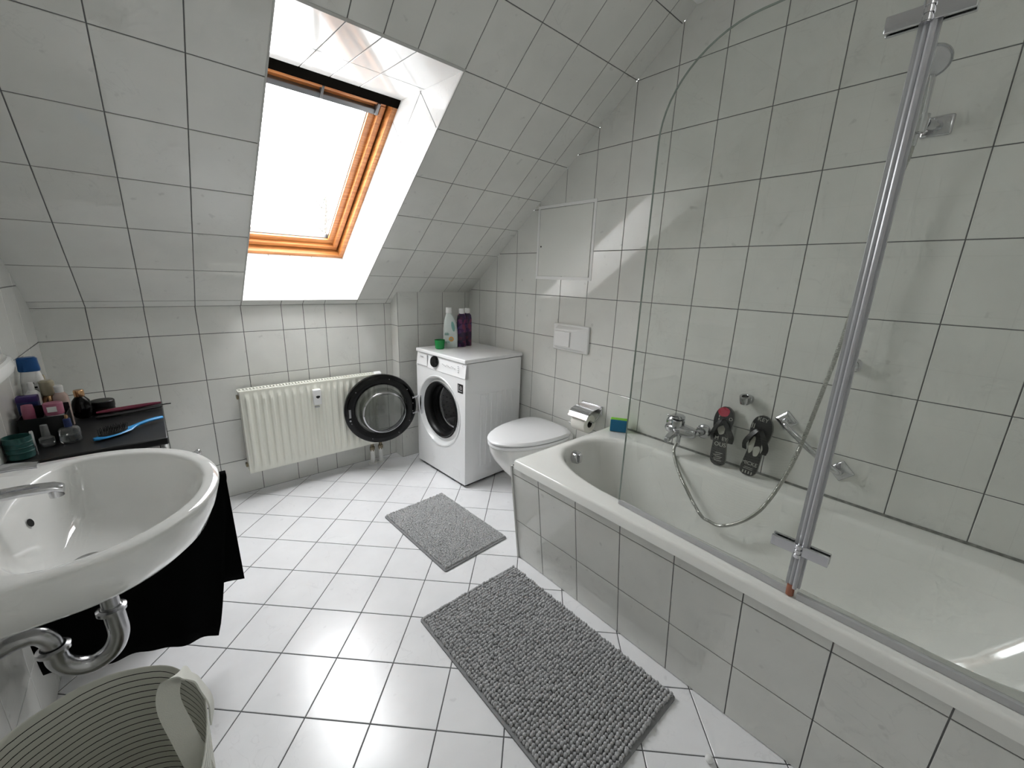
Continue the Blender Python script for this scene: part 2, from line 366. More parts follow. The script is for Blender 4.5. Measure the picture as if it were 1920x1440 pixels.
# metal edge trim round the opening
mb = MB(); tw = .004
def bar(mb, x0, x1, d0, d1, w0, w1, m=0):
    vs = [SL(x,d,w) for x in (x0,x1) for d in (d0,d1) for w in (w0,w1)]
    mb.add(vs, [(0,1,3,2),(4,6,7,5),(0,4,5,1),(2,3,7,6),(0,2,6,4),(1,5,7,3)], m)
bar(mb, HX1-.002, HX1+tw, HD0, HD1+tw, -.004, .0035); bar(mb, HX0-tw, HX0+.002, HD0, HD1+tw, -.004, .0035)
bar(mb, HX0-tw, HX1+tw, HD1-.002, HD1+.008, -.004, .0035); bar(mb, HX0-tw, HX1+tw, HD0-tw, HD0+.002, -.004, .0035)
struct(mb.build('trim_1', M['trim'], smooth=False))
win = bpy.data.objects.new('window_1', None); COL.objects.link(win); win['kind'] = 'structure'; win.location = SL(-1.147,.6,-.4)
bpy.context.view_layer.update(); winv = win.matrix_world.inverted()
def ring(mb, i0, i1, w0, w1, m=0):
    """rectangular ring between inset i0 and i1, slope offsets w0..w1 (away from room)"""
    X0,X1,D0,D1 = HX0,HX1,HDb,HDt
    bar(mb, X0+i0, X1-i0, D0+i0, D0+i1, -w1, -w0, m); bar(mb, X0+i0, X1-i0, D1-i1, D1-i0, -w1, -w0, m)
    bar(mb, X0+i0, X0+i1, D0+i1, D1-i1, -w1, -w0, m); bar(mb, X1-i1, X1-i0, D0+i1, D1-i1, -w1, -w0, m)
def loc(mb): mb.v = [winv @ v for v in mb.v]; return mb
mb = MB(); ring(mb, -.01, .026, .335, .46); loc(mb).build('window_frame', M['wood'], win, bevel=.002)
mb = MB(); ring(mb, .026, .036, .41, .46); loc(mb).build('window_gap_shade', M['gapshade'], win, smooth=False)  # solid black ring stands in for the shaded groove round the sash
mb = MB(); ring(mb, .036, .062, .372, .45); ring(mb, .06, .096, .395, .45); sash = loc(mb).build('window_sash', M['wood'], win, bevel=.003)
mb = MB(); ring(mb, .094, .099, .41, .44); loc(mb).build('window_gasket', M['black'], win, smooth=False)
mb = MB(); bar(mb, HX0+.09, HX1-.09, HDb+.09, HDt-.09, -.428, -.424); loc(mb).build('window_pane', M['winglass'], win, smooth=False)
mb = MB(); bar(mb, HX0+.0, HX1-.0, HDt-.026, HDt+.03, -.375, -.332); loc(mb).build('window_shadow_strip', M['gapshade'], win, smooth=False)  # black bar paints the shadow between top reveal and wood
# ventilation / grip bar across the top of the sash
mb = MB(); bar(mb, HX0+.03, HX1-.05, HDt-.115, HDt-.088, -.40, -.375); loc(mb).build('window_grip_bar', M['alu'], win, bevel=.003)
mb = MB(); bar(mb, -1.157, -1.147, HDt-.11, HDt-.05, -.40, -.37); bar(mb, HX1-.08, HX1-.066, HDt-.11, HDt-.05, -.40, -.365); loc(mb).build('window_bracket', M['alu'], win, bevel=.002)
# tree beyond the roof window
tree = thing('tree', 'slender leafy tree top seen faintly through the roof window pane', 'tree', (.05,3.2,-2))
mb = MB(); mb.tube(catmull([(0,0,0),(.05,.1,2),(-.02,0,3.4),(.0,-.1,4.25)]), .05, rf=lambda t: .09*(1-t)+.008)
br = []
for k in range(15):
    z = 3.1+1.15*k/15; a = random.uniform(0,2*PI); L_ = random.uniform(.18,.4)*(1.3-k/15)
    p0 = Vector((0,0,z)); p2 = p0+Vector((math.cos(a)*L_, math.sin(a)*L_, L_*.7)); br.append(p2)
    mb.tube([p0, (p0+p2)/2+Vector((0,0,-.02)), p2], .008, n=6)
mb.build('trunk', M['bark'], tree)
mb = MB()
for p in br+[Vector((0,-.1,4.3))]:
    for k in range(34):
        c = p+Vector((random.gauss(0,.10),random.gauss(0,.10),random.gauss(0,.10)))
        u = Vector((random.gauss(0,1),random.gauss(0,1),random.gauss(0,1))).normalized(); w = u.orthogonal().normalized()
        mb.add([c-u*.03, c+w*.011, c+u*.03, c-w*.011], [(0,1,2,3)])
mb.build('foliage', M['leaf'], tree, smooth=False)

# ------------------------------------------------------------------ radiator
rad = thing('radiator', 'cream ribbed panel radiator on the tiled wall under the roof window', 'radiator', (-1.155,-.08,.165))
x0, x1, yf, yb, z0, z1 = -.388, .388, -.04, .035, 0, .487
mb = MB(); NX = 19*12; NZ = 26; rings = []
for j in range(NZ+1):
    z = z0+.004+(z1-z0-.008)*j/NZ; e = min(j/NZ, 1-j/NZ)*(z1-z0); k = max(0,min(1,(e-.018)/.014)); k = k*k*(3-2*k)
    row = []
    for i in range(NX+1):
        t = i/NX; x = x0+.012+(x1-x0-.024)*t; ph = (t*19) % 1
        p = 0 if ph < .22 or ph > .78 else 1
        sft = min(1,max(0,(.5-abs(ph-.5))/.12-1.7))
        row.append((x, yf - .009*sft*k, z))
    rings.append(row)
mb.loft(rings, closed=False); mb.box(x0,x1,yf+.003,yf+.012,z0,z1); mb.build('front_panel', M['cream'], rad, ang=60)
mb = MB(); mb.box(x0,x1,yb-.012,yb,z0,z1-.006); mb.build('back_panel', M['cream'], rad, smooth=False)
for s in (-1,1):
    mb = MB(); xx = s*.388; mb.box(min(xx,xx-s*.004),max(xx,xx-s*.004),yf+.004,yb,z0+.01,z1+.003); mb.build('side_panel', M['cream'], rad, bevel=.001)
mb = MB(); mb.box(x0,x1,yf+.004,yf+.014,z1-.002,z1+.004); mb.box(x0,x1,yb-.01,yb,z1-.002,z1+.004)
n = 46
for i in range(n+1):
    x = x0+(x1-x0)*i/n; mb.box(x-.0045,x+.0045,yf+.01,yb-.006,z1-.001,z1+.003)
mb.box(x0,x1,-.012,-.004,z1-.001,z1+.003)
mb.build('top_grille', M['cream'], rad, smooth=False)
mb = MB(); mb.box(x0+.004,x1-.004,yf+.015,yb-.013,.02,z1-.02); mb.build('convector_fins', M['creamd'], rad, smooth=False)
mb = MB(); mb.box(-.022,.024,yf-.034,yf-.006,.355,.452); hm = mb.build('heat_meter', M['plastic'], rad, bevel=.006, seg=3, label='white heat cost meter')
mb = MB(); mb.lathe([(.0,0),(.009,0)], (.003,yf-.0345,.405), (0,-1,0), 20); mb.box(-.008,.014,yf-.0352,yf-.0345,.402,.412); mb.build('display', M['black'], hm)
mb = MB(); mb.box(-.013,.013,yf-.018,yf-.006,.335,.342); mb.build('tag', M['mark'], hm)
for x, nm in ((.345,'valve'),(.405,'valve')):
    mb = MB(); mb.cyl((x,-.01,-.045),(x,-.01,.02),.011); mb.cyl((x,-.01,-.06),(x,-.01,-.03),.017,n=6); mb.ball((x,-.028,-.03),.011); mb.build('valve', M['brass'], rad)
    x2 = x-.012
    mb = MB(); mb.tube(catmull([(x,-.01,-.05),(x,-.01,-.08),(x+.004,-.0,-.12),(x+.006,.01,-.164)]), .0155); mb.lathe([(.016,0),(.03,0),(.03,.006),(.016,.009)], (x+.006,.01,-.165)); mb.build('pipe', M['pipew'], rad)
mb = MB(); mb.cyl((.36,.0,.475),(.385,.0,.475),.014); mb.lathe([(.0,0),(.02,0),(.022,.01),(.022,.045),(.018,.05),(0,.05)], (.385,.0,.478), (1,0,0), 24); mb.build('thermostat_knob', M['plastic'], rad)
for z in (.03,.44):
    mb = MB(); mb.box(-.398,-.388,.0,.03,z,z+.02); mb.build('bracket', M['brass'], rad)

# ------------------------------------------------------------------ washing machine (local: x depth, y width)
wm = thing('washing_machine', 'white front-loading washing machine with its round black door swung open', 'washing machine', (-.496,-.767,0), .05)
w_, d_, h_ = .54, .468, .833; pc = (.285,.445)
mb = MB(); NS = 96
def rect_pt(a):
    c, s = math.cos(a), math.sin(a); best = 9
    for lim, comp in ((w_-pc[0], c),(-pc[0], c),(.715-pc[1], s),(.02-pc[1], s)):
        if abs(comp) > 1e-9 and lim/comp > 0: best = min(best, lim/comp)
    return (0, pc[0]+c*best, pc[1]+s*best)
angs = [2*PI*i/NS for i in range(NS)]
R0_ = .24
inner = [(0,pc[0]+R0_*math.cos(a),pc[1]+R0_*math.sin(a)) for a in angs]; outer = [rect_pt(a) for a in angs]
mb.loft([inner, outer])
# corners of the front sheet
for cy, cz in ((w_,.715),(0,.715),(0,.02),(w_,.02)):
    k = min(range(NS), key=lambda i: (outer[i][1]-cy)**2+(outer[i][2]-cz)**2)
    for q in (k-1,k,k+1):
        a, b = outer[q % NS], outer[(q+1) % NS]
        if (abs(a[1]-cy)<1e-4 and abs(b[2]-cz)<1e-4) or (abs(b[1]-cy)<1e-4 and abs(a[2]-cz)<1e-4): mb.add([a,b,(0,cy,cz)], [(0,1,2)])
H2 = .806
mb.add([(0,0,.02),(d_,0,.02),(d_,0,H2),(.012,0,H2),(0,0,.715)], [(0,1,2,3,4)])
mb.add([(0,w_,.02),(d_,w_,.02),(d_,w_,H2),(.012,w_,H2),(0,w_,.715)], [(0,1,2,3,4)])
mb.add([(d_,0,.02),(d_,w_,.02),(d_,w_,H2),(d_,0,H2)], [(0,1,2,3)])
mb.add([(0,0,.02),(0,w_,.02),(d_,w_,.02),(d_,0,.02)], [(0,1,2,3)])
mb.build('body', M['enamelw'], wm)
mb = MB() # pressed flutes on the side sheet
for i in range(7):
    x = .12+.045*i; mb.box(x,x+.018,-.002,.001,.12,.60)
mb.build('side_flutes', M['enamelw'], wm, bevel=.0015)
mb = MB(); mb.add([(0,0,.715),(0,w_,.715),(.012,w_,H2),(.012,0,H2),(.03,0,.715),(.03,w_,.715),(.03,w_,H2),(.03,0,H2)], [(0,1,2,3),(4,5,6,7),(0,1,5,4),(2,3,7,6),(0,3,7,4),(1,2,6,5)])
mb.v = [v+Vector((-.003,0,0)) for v in mb.v]
cp = mb.build('control_panel', M['panelw'], wm, bevel=.002)
mb = MB(); mb.box(-.0045,.0,.405,.53,.722,.726); mb.box(-.003,.005,.405,.408,.722,.80); mb.build('detergent_drawer', M['mark'], cp, label='detergent drawer seam')
mb = MB(); mb.lathe([(.0,.017),(.033,.017),(.036,.013),(.036,0)], (.002,.318,.772), (-1,0,.13), 40); kn = mb.build('program_knob', M['blackgloss'], cp, label='black program knob')
def mark(nm, *b):
    mb = MB(); mb.box(*b); mb.v = [v+Vector((-.0035,0,0)) for v in mb.v]; mb.build(nm, M['mark'], cp, smooth=False)
for i in range(9): mark('scale_mark', .0005,.0035,.10+.016*i,.108+.016*i,.762+.004*(i%3),.765+.004*(i%3))
for i in range(4): mark('indicator_mark', .0,.003,.065,.072,.745+.012*i,.749+.012*i)
mark('logo_mark', .0025,.0055,.458,.49,.779,.785); mark('start_mark', .0035,.006,.025,.032,.79,.794)
mb = MB(); mb.box(-.003,d_+.012,-.002,w_+.002,H2+.002,h_); mb.build('top_plate', M['enamelw'], wm, bevel=.006, seg=3)
C = (0, pc[0], pc[1]); AX = (-1,0,0)
mb = MB(); mb.lathe([(.241,-.001),(.236,.004),(.228,.002),(.218,-.014),(.208,-.022),(.196,-.018),(.186,-.016),(.184,-.03)], C, AX, 80); mb.build('porthole_bezel', M['bezel'], wm, label='pale grey ring around the porthole')
mb = MB(); mb.lathe([(.188,-.012),(.183,-.006),(.172,-.012),(.160,-.03),(.158,-.05),(.168,-.07),(.165,-.085),(.152,-.09),(.150,-.11)], (0,pc[0],pc[1]+.01), AX, 72); mb.build('door_gasket', M['rubber'], wm, label='black rubber gasket')
mb = MB(); mb.lathe([(.150,-.112),(.149,-.128),(.205,-.132),(.21,-.15),(.21,-.33),(.16,-.345),(.06,-.335),(.0,-.33)], (0,pc[0],pc[1]+.01), AX, 64)
dr = mb.build('drum', M['drum'], wm, label='steel drum')
mb = MB(); mb.lathe([(.1505,-.118),(.1455,-.120),(.1485,-.127)], (0,pc[0],pc[1]+.01), AX, 72); mb.build('drum_rim', M['chrome'], wm, label='bright steel drum rim')
mb = MB()
for ring_ in range(7):
    for k in range(36):
        a = 2*PI*(k+.5*(ring_%2))/36; x = .15+.032*ring_; c = Vector((x, pc[0]+.2085*math.cos(a), pc[1]+.01+.2085*math.sin(a)))
        mb.ball(c, .0055, 6)
for rr in (.05,.08,.11,.14):
    for k in range(int(rr*150)):
        a = 2*PI*k/int(rr*150)+rr*9; mb.ball((.338,pc[0]+rr*math.cos(a),pc[1]+.01+rr*math.sin(a)), .007, 6)
pf = mb.build('drum_perforation', M['chrome'], dr, label='bright drum dimples'); pf['kind'] = 'stuff'
for k in range(3):
    mb = MB(); a = 2*PI*k/3+1.2; c = Vector((0, math.cos(a), math.sin(a))); t = Vector((0,-math.sin(a),math.cos(a)))
    o_ = Vector((0,pc[0],pc[1]+.01))
    mb.add([o_+Vector((x,0,0))+c*r+t*s for x in (.14,.36) for r, s in ((.209,-.03),(.16,-.006),(.16,.006),(.209,.03))], [(0,1,5,4),(1,2,6,5),(2,3,7,6),(0,1,2,3),(4,5,6,7)]); mb.build('drum_paddle', M['drum'], dr)
# door, swung open about 100 degrees
hinge = Vector((-.022, .517, pc[1]-.008)); t_ = math.radians(100+2.9)
dd = Vector((-math.sin(t_), -math.cos(t_), 0)); dn = Vector((dd.y, -dd.x, 0))  # dn towards the camera side
if dn.y > 0: dn = -dn
dc = hinge + dd*.238
mb = MB(); mb.lathe([(.166,-.012),(.17,.006),(.2,.012),(.222,.008),(.234,-.002),(.236,-.014),(.234,-.03),(.22,-.042),(.18,-.046),(.164,-.04),(.166,-.012)], dc, dn, 96)
door = mb.build('door', M['blackgloss'], wm, label='round black door with clear glass bowl')
door_inv = Matrix.Identity(4)
M['bowl'] = glass_mat('door_bowl_glass', (.74,.75,.74), 0, 1.6, 1.6)
mb = MB(); mb.lathe([(.168,0),(.166,.008),(.150,.012),(.146,.03),(.136,.075),(.128,.084),(.12,.086),(.0,.088)], dc, dn, 72); mb.build('door_glass', M['bowl'], door)
mb = MB(); mb.lathe([(.165,-.036),(.0,-.038)], dc, dn, 64); mb.build('outer_glass', glass_mat('outer_smoked', (.62,.63,.62)), door)
mb = MB()
mb.lathe([(.1375,.079),(.1335,.0835),(.1300,.0855),(.1335,.081)], dc, dn, 72); mb.build('glass_rim', M['chrome'], door, label='bright glass edge')
mb = MB(); up = Vector((0,0,1))
for a in (35,75,140,200,250,300,330,5,-10): 
    c = dc+(dd*-math.cos(math.radians(a))+up*math.sin(math.radians(a)))*.208+dn*.0105; mb = MB(); mb.ball(c, .0032, 8); mb.build('screw', M['chromed'], door)
mb = MB(); c = dc+dd*.205; 
mb.box(-.006,.006,-.006,.006,-.028,.028, Matrix.Translation(c+dn*.014)@Matrix.Rotation(.1,4,'Z')); mb.cyl(c+dn*.01-up*.045, c+dn*.026-up*.045, .006); mb.build('latch_hook', M['chromed'], door)
mb = MB(); 
for s in (-.055,.055):
    mb.tube([hinge+Vector((.028,.006,s)), hinge+Vector((.0,.010,s)), hinge+dd*.035+dn*.008+Vector((0,0,s))], .007, n=8)
mb.box(.0,.012,.495,.525,pc[1]-.075,pc[1]+.06); mb.build('hinge', M['chrome'], door, bevel=.001)
mb = MB(); mb.box(-.002,.001,.092,.106,.405,.455); mb.box(-.002,.001,.086,.092,.39,.40); mb.build('latch_slot', M['black'], wm, smooth=False)
# energy sticker: black square with a pale swirl
mb = MB(); mb.box(-.0012,0,.022,.074,.622,.678); stk = mb.build('sticker', M['black'], wm, smooth=False, label='small black square sticker with pale emblem')
mb = MB(); mb.lathe([(.008,0),(.0115,0)], (-.0016,.042,.655), (-1,0,0), 20); mb.lathe([(.003,0),(.005,0)], (-.0016,.042,.655), (-1,0,0), 12)
pts = [Vector((-.0016,.030+.004*math.cos(t)+.0*t,.64)) for t in (0,)]
mb.box(-.0018,-.0012,.061,.066,.632,.672); mb.box(-.0018,-.0012,.03,.061,.632,.637); mb.build('emblem', M['mark'], stk, smooth=False)
mb = MB(); mb.box(-.0008,.001,.05,.12,.05,.11); mb.build('filter_flap', M['enamelw'], wm, bevel=.0008)
for x in (.04,d_-.04):
    for y in (.04,w_-.04):
        mb = MB(); mb.lathe([(.024,0),(.024,.012),(.012,.014),(.012,.024)], (x,y,0), n=20, cap0=True); mb.build('foot', M['black'], wm)
mb = MB(); mb.box(.012,d_-.01,.01,w_-.01,.008,.024); mb.build('plinth', M['black'], wm, smooth=False)

# bottles on the machine
TZ = .8335
def rbox_ring(cx, cy, z, hx, hy, n=28, p=3.5, rot=0):
    out = []
    for i in range(n):
        a = 2*PI*i/n; c, s = math.cos(a), math.sin(a)
        x = hx*abs(c)**(2/p)*(1 if c > 0 else -1); y = hy*abs(s)**(2/p)*(1 if s > 0 else -1)
        out.append((cx+x*math.cos(rot)-y*math.sin(rot), cy+x*math.sin(rot)+y*math.cos(rot), z))
    return out
det = thing('detergent_bottle', 'white detergent bottle with side handle and orange flower print on the washing machine', 'bottle', (-.318,-.335,TZ), -.62)
mb = MB(); prof = [(0,.044,.024),(.006,.049,.028),(.06,.050,.029),(.12,.048,.028),(.165,.042,.027),(.20,.032,.025),(.222,.020,.02),(.232,.017,.017),(.238,.017,.017)]
mb.loft([rbox_ring(-(.050-a)*.35,0,z,a,b) for z,a,b in prof], True, True); db = mb.build('body', M['detw'], det)
mb = MB(); mb.lathe([(.0195,.232),(.0205,.236),(.0195,.266),(.017,.27),(0,.27)], (-.012,0,0), n=24); mb.build('cap', M['plastic'], det)
mb = MB(); pl = [(.018+.010*math.cos(a)*1.1-.006*math.sin(a), -.0292, .145+.034*math.sin(a)) for a in [2*PI*i/20 for i in range(20)]]
mb.loft([pl,[(x,-.026,z) for x,_,z in pl]], True, True); mb.build('grip_hole', M['greenp'], det, label='teal shaded handle opening')
mb = MB(); mb.lathe([(0,0),(.017,0)], (.006,-.0292,.06), (0,-1,0), 24); mb.build('flower_print', M['orange'], det, smooth=False, label='orange flower print')
mb = MB(); mb.lathe([(0,0),(.006,0)], (.006,-.0296,.06), (0,-1,0), 16)
for i in range(5): mb.box(-.038+.006*i,-.034+.006*i,-.0296,-.029,.085,.10+.004*(i%2))
for i in range(6): mb.box(-.032+.005*i,-.0295+.005*i,-.0296,-.029,.032,.045)
mb.build('lettering', M['greenp'], det, smooth=False, label='small teal lettering')
def purple_bottle(x, y, label, h, rot):
    t = thing('softener_bottle', label, 'bottle', (x,y,TZ), rot, 'purple bottles on the washing machine')
    mb = MB(); mb.loft([rbox_ring(0,0,z,a,b) for z,a,b in [(0,.028,.02),(.005,.031,.023),(h*.4,.031,.023),(h*.72,.031,.023),(h*.82,.027,.021),(h*.86,.017,.016),(h*.88,.016,.015)]], True, True); mb.build('body', M['purple'], t)
    mb = MB(); mb.lathe([(.018,h*.87),(.0185,h*.98),(.016,h),(0,h)], n=24); mb.build('cap', M['plastic'], t)
    return t
purple_bottle(-.240,-.352, 'dark purple patterned bottle with white cap beside the white detergent bottle', .262, -.6)
purple_bottle(-.176,-.330, 'dark purple patterned bottle with white cap nearest the wall corner', .262, -.6)
cup = thing('measuring_cup', 'small green plastic dosing cup on the washing machine edge', 'cup', (-.415,-.352,TZ))
mb = MB(); mb.lathe([(0,0),(.026,0),(.030,.004),(.034,.058),(.036,.06),(.0335,.06),(.028,.006),(0,.004)], n=32); mb.build('cup_body', M['green'], cup)
mb = MB(); mb.box(-.034,-.031,-.006,.006,.05,.058); mb.build('pour_lip', M['green'], cup)

# ------------------------------------------------------------------ toilet, flush plate, paper holder
YT = -1.10
toi = thing('toilet', 'white wall-hung toilet with closed lid between washing machine and bathtub', 'toilet', (0,YT,0))
def egg(nose, hw, z, back=-.002, n=44, ymul=1.0, xc=-.20):
    out = []
    for i in range(n):
        a = 2*PI*i/n; c, s = math.cos(a), math.sin(a)
        if c < 0: x = xc + (xc-nose)*-1*abs(c)*1.0 if False else xc - (xc-nose)*abs(c)
        else: x = xc + (back-xc)*abs(c)**.55
        e = 1.0 if c < 0 else .75
        out.append((x, hw*(abs(s)**e)*(1 if s > 0 else -1)*ymul, z))
    return out
mb = MB(); mb.loft([egg(-.24,.085,.075,xc=-.12),egg(-.31,.11,.10,xc=-.14),egg(-.385,.135,.17,xc=-.16),egg(-.46,.155,.25,xc=-.18),egg(-.515,.17,.32),egg(-.54,.178,.375),egg(-.545,.18,.402),egg(-.54,.176,.408)], True, True)
mb.build('bowl', M['toiletw'], toi)
mb = MB(); mb.loft([egg(-.548,.180,.410,-.06),egg(-.553,.184,.414,-.055),egg(-.553,.184,.424,-.055),egg(-.549,.181,.427,-.06)], True, True); mb.build('seat', M['seatw'], toi)
mb = MB(); mb.loft([egg(-.549,.181,.431,-.055),egg(-.556,.186,.435,-.05),egg(-.556,.186,.443,-.05),egg(-.545,.178,.452,-.06),egg(-.50,.15,.458,-.09),egg(-.40,.09,.461,-.13)], True, True); mb.build('lid', M['seatw'], toi)
for s in (-.07,.07):
    mb = MB(); mb.cyl((-.04,s-.018,.424),(-.04,s+.018,.424),.012); mb.build('hinge', M['seatw'], toi)
fp = thing('flush_plate', 'white flush plate with raised push button on the wall above the toilet', 'flush plate', (0,-1.145,.9), 0)
mb = MB(); s_ = [(0,-.135,.0),(-.012,-.135,.0)]
mb.box(-.018,-.001,-.135,.135,.0,.158); mb.build('plate', M['plastic'], fp, bevel=.008, seg=3)
mb = MB(); mb.loft([[(-.017,-.125,.012),(-.017,.10,.012),(-.017,.10,.148),(-.017,-.125,.148)],[(-.045,-.035,.022),(-.045,.10,.022),(-.045,.10,.128),(-.045,-.035,.128)]], True, True)
hs = mb.build('housing', M['plastic'], fp, bevel=.005, seg=3)
mb = MB(); mb.box(-.052,-.044,-.024,.092,.03,.118); mb.build('push_button', M['plastic'], hs, bevel=.003, seg=3)
ph = thing('toilet_paper_holder', 'chrome toilet paper holder with flap on the wall beside the bathtub end', 'paper holder', (0,-1.335,.52))
mb = MB(); mb.box(-.008,0,-.075,.075,.055,.105); mb.build('wall_plate', M['chrome'], ph, bevel=.003)
mb = MB(); fl = catmull([(-.006,0,.098),(-.03,0,.094),(-.08,0,.088),(-.115,0,.074),(-.135,0,.045)],5)
mb.loft([[Vector(p)+Vector((0,-.066,0)) for p in fl],[Vector(p)+Vector((0,.066,0)) for p in fl],[Vector(p)+Vector((0,.066,.003)) for p in fl],[Vector(p)+Vector((0,-.066,.003)) for p in fl],[Vector(p)+Vector((0,-.066,0)) for p in fl]], closed=False); mb.build('flap', M['chrome'], ph)
mb = MB(); mb.tube([(-.004,-.07,.085),(-.03,-.07,.05),(-.07,-.07,.02),(-.07,.06,.02)], .005); mb.build('arm', M['chrome'], ph)
pr = thing('toilet_paper_roll', 'white toilet paper roll under the chrome flap of its holder', 'toilet paper', (-.07,-1.33,.525))
mb = MB(); mb.lathe([(.02,-.048),(.052,-.048),(.053,-.046),(.053,.046),(.052,.048),(.02,.048),(.02,-.048)], (0,0,0), (0,1,0), 40); mb.build('paper', M['paper'], pr)
mb = MB(); mb.lathe([(.0205,-.0485),(.0185,-.0485),(.0185,.0485),(.0205,.0485)], (0,0,0), (0,1,0), 24); mb.lathe([(0,0),(.0185,0)],(0,-.02,0),(0,1,0),24); mb.build('core', mat('cardboard',(.05,.045,.04),.9), pr)

# access hatch in right wall
ha = thing('access_hatch', 'white square access hatch with raised frame set into the tiled right wall', 'hatch', (0,-1.037,1.309))
mb = MB()
for b_ in ((-.217,.217,0,.017),(-.217,.217,.403,.42)): mb.box(-.0045,-.001,b_[0],b_[1],b_[2],b_[3])
for b_ in ((-.217,-.20,.017,.403),(.20,.217,.017,.403)): mb.box(-.0045,-.001,b_[0],b_[1],b_[2],b_[3])
mb.build('frame', M['plastic'], ha, bevel=.001)
mb = MB(); mb.box(-.006,-.0015,-.1965,.1965,.021,.399); dr_ = mb.build('door', M['hatch'], ha, bevel=.001)
mb = MB(); mb.lathe([(0,.002),(.004,.002),(.005,0)], (-.006,.18,.19), (-1,0,0), 16); mb.build('lock', M['rubber'], dr_)

# ------------------------------------------------------------------ bathtub
tub = thing('bathtub', 'white enamel bathtub set into a tiled surround along the right wall', 'bathtub', (-.37,-2.34,0))
TO = Vector((-.37,-2.34,0))
def rrect(x0, x1, y0, y1, z, rad, n=10):
    """rad: [(rx,ry)]*4 for corners (x1,y1),(x0,y1),(x0,y0),(x1,y0)"""
    out = []
    for k, (cx, cy, sx, sy) in enumerate(((x1,y1,-1,-1),(x0,y1,1,-1),(x0,y0,1,1),(x1,y0,-1,1))):
        rx_, ry_ = rad[k]; ox, oy = cx+sx*rx_, cy+sy*ry_
        for i in range(n+1):
            a = k*PI/2 + PI/2*i/n
            out.append(Vector((ox+rx_*math.cos(a), oy+ry_*math.sin(a), z))-TO)
    # straight sides get extra points through equal counts only
    return out
def same(r): return [(r,r)]*4
X0,X1,Y0,Y1 = -.745,-.003,-3.19,-1.488
nr = [(.20,.26),(.22,.42),(.2,.3),(.2,.3)]
def inner(ins, z, yfar=0, k=1.0):
    return rrect(-.655+ins, -.125-ins, -3.10+ins+yfar, -1.535-ins*1.0, z, [(a*k,b*k) for a,b in nr])
rings = [rrect(X0,X1,Y0,Y1,.502,same(.012)), rrect(X0,X1,Y0,Y1,.532,same(.014)), rrect(X0+.003,X1,Y0,Y1-.003,.539,same(.014)), rrect(X0+.010,X1-.0,Y0,Y1-.010,.542,same(.014)),
  inner(-.012,.5425), inner(-.004,.541), inner(.004,.536), inner(.010,.526), inner(.016,.50), inner(.030,.42,.04), inner(.045,.32,.09), inner(.060,.22,.15,.95), inner(.080,.16,.2,.9), inner(.11,.135,.24,.8), inner(.17,.128,.3,.55)]
mb = MB(); mb.loft(rings, False, True)
basin = mb.build('tub_shell', M['acrylic'], tub, ang=50)
# tiled surround: leaning front and end face
tcols = [1.4702,1.6336,1.8348,2.0353,2.2348,2.4358,2.6372,2.8374,3.04,3.19]
def TF(u,v,w): return Vector((-.6649-.1338*v-w, -u, v))-TO
tiling('front_apron', TF, grid(tcols,[0,.2143,.4611,.52]), [(-1,0,-1.4702),(1,0,3.19),(0,-1,0),(0,1,.505)], M['wall'], M['grout'], [[(1.4702,0),(3.19,0),(3.19,.505),(1.4702,.505)]], thick=.02, parent=tub)
mb = MB()
tiling('end_apron', lambda u,v,w: Vector((u,-1.4702+w,v))-TO, grid([-.75,-.55,-.35,-.15,0],[0,.2143,.4611,.52]), [(-1,-.1338,.6649),(1,0,-.006),(0,-1,0),(0,1,.505)], M['wall'], M['grout'], [[(-.6649,0),(-.006,0),(-.006,.505),(-.7325,.505)]], thick=.02, parent=tub)
mb = MB(); bx = [(-.7325,-1.4702,.505),(-.668,-1.4702,0),(-.672,-1.4702,0),(-.7365,-1.4702,.505)]
mb.loft([[Vector((-.6655,-1.4745,0))-TO,Vector((-.6655,-1.466,0))-TO,Vector((-.674,-1.466,0))-TO,Vector((-.674,-1.4745,0))-TO],[Vector((-.731,-1.4745,.503))-TO,Vector((-.731,-1.466,.503))-TO,Vector((-.7405,-1.466,.503))-TO,Vector((-.7405,-1.4745,.503))-TO]], True, True)
mb.build('corner_strip', M['trim'], tub, smooth=False)
mb = MB(); mb.lathe([(0,.022),(.024,.022),(.029,.017),(.031,.0),(.031,-.01)], Vector((-.405,-1.562,.485))-TO, (0,-1,.12), 32); of = mb.build('overflow_knob', M['chrome'], tub, label='round chrome overflow knob', bevel=.001)
mb = MB(); mb.box(-.008,.008,-.006,.006,-.02,.02, Matrix.Translation(Vector((-.405,-1.588,.488))-TO)); mb.build('grip', M['chrome'], of, bevel=.002)
mb = MB(); mb.lathe([(0,.004),(.02,.004),(.028,.001),(.03,-.002)], Vector((-.39,-1.85,.131))-TO, (0,0,1), 28); mb.build('drain', M['chrome'], tub)
# silicone joint at the wall
mb = MB(); mb.add([Vector(p)-TO for p in ((-.0035,-3.19,.5425),(-.0035,-1.488,.5425),(-.0035,-1.488,.549),(-.0035,-3.19,.549),(-.012,-3.19,.5425),(-.012,-1.488,.5425))], [(0,1,2,3),(4,5,2,3),(0,1,5,4)])
mb.build('silicone_joint', mat('grey_silicone',(.22,.22,.2),.5,noise_amt=.5,noise_scale=60), tub, smooth=False)

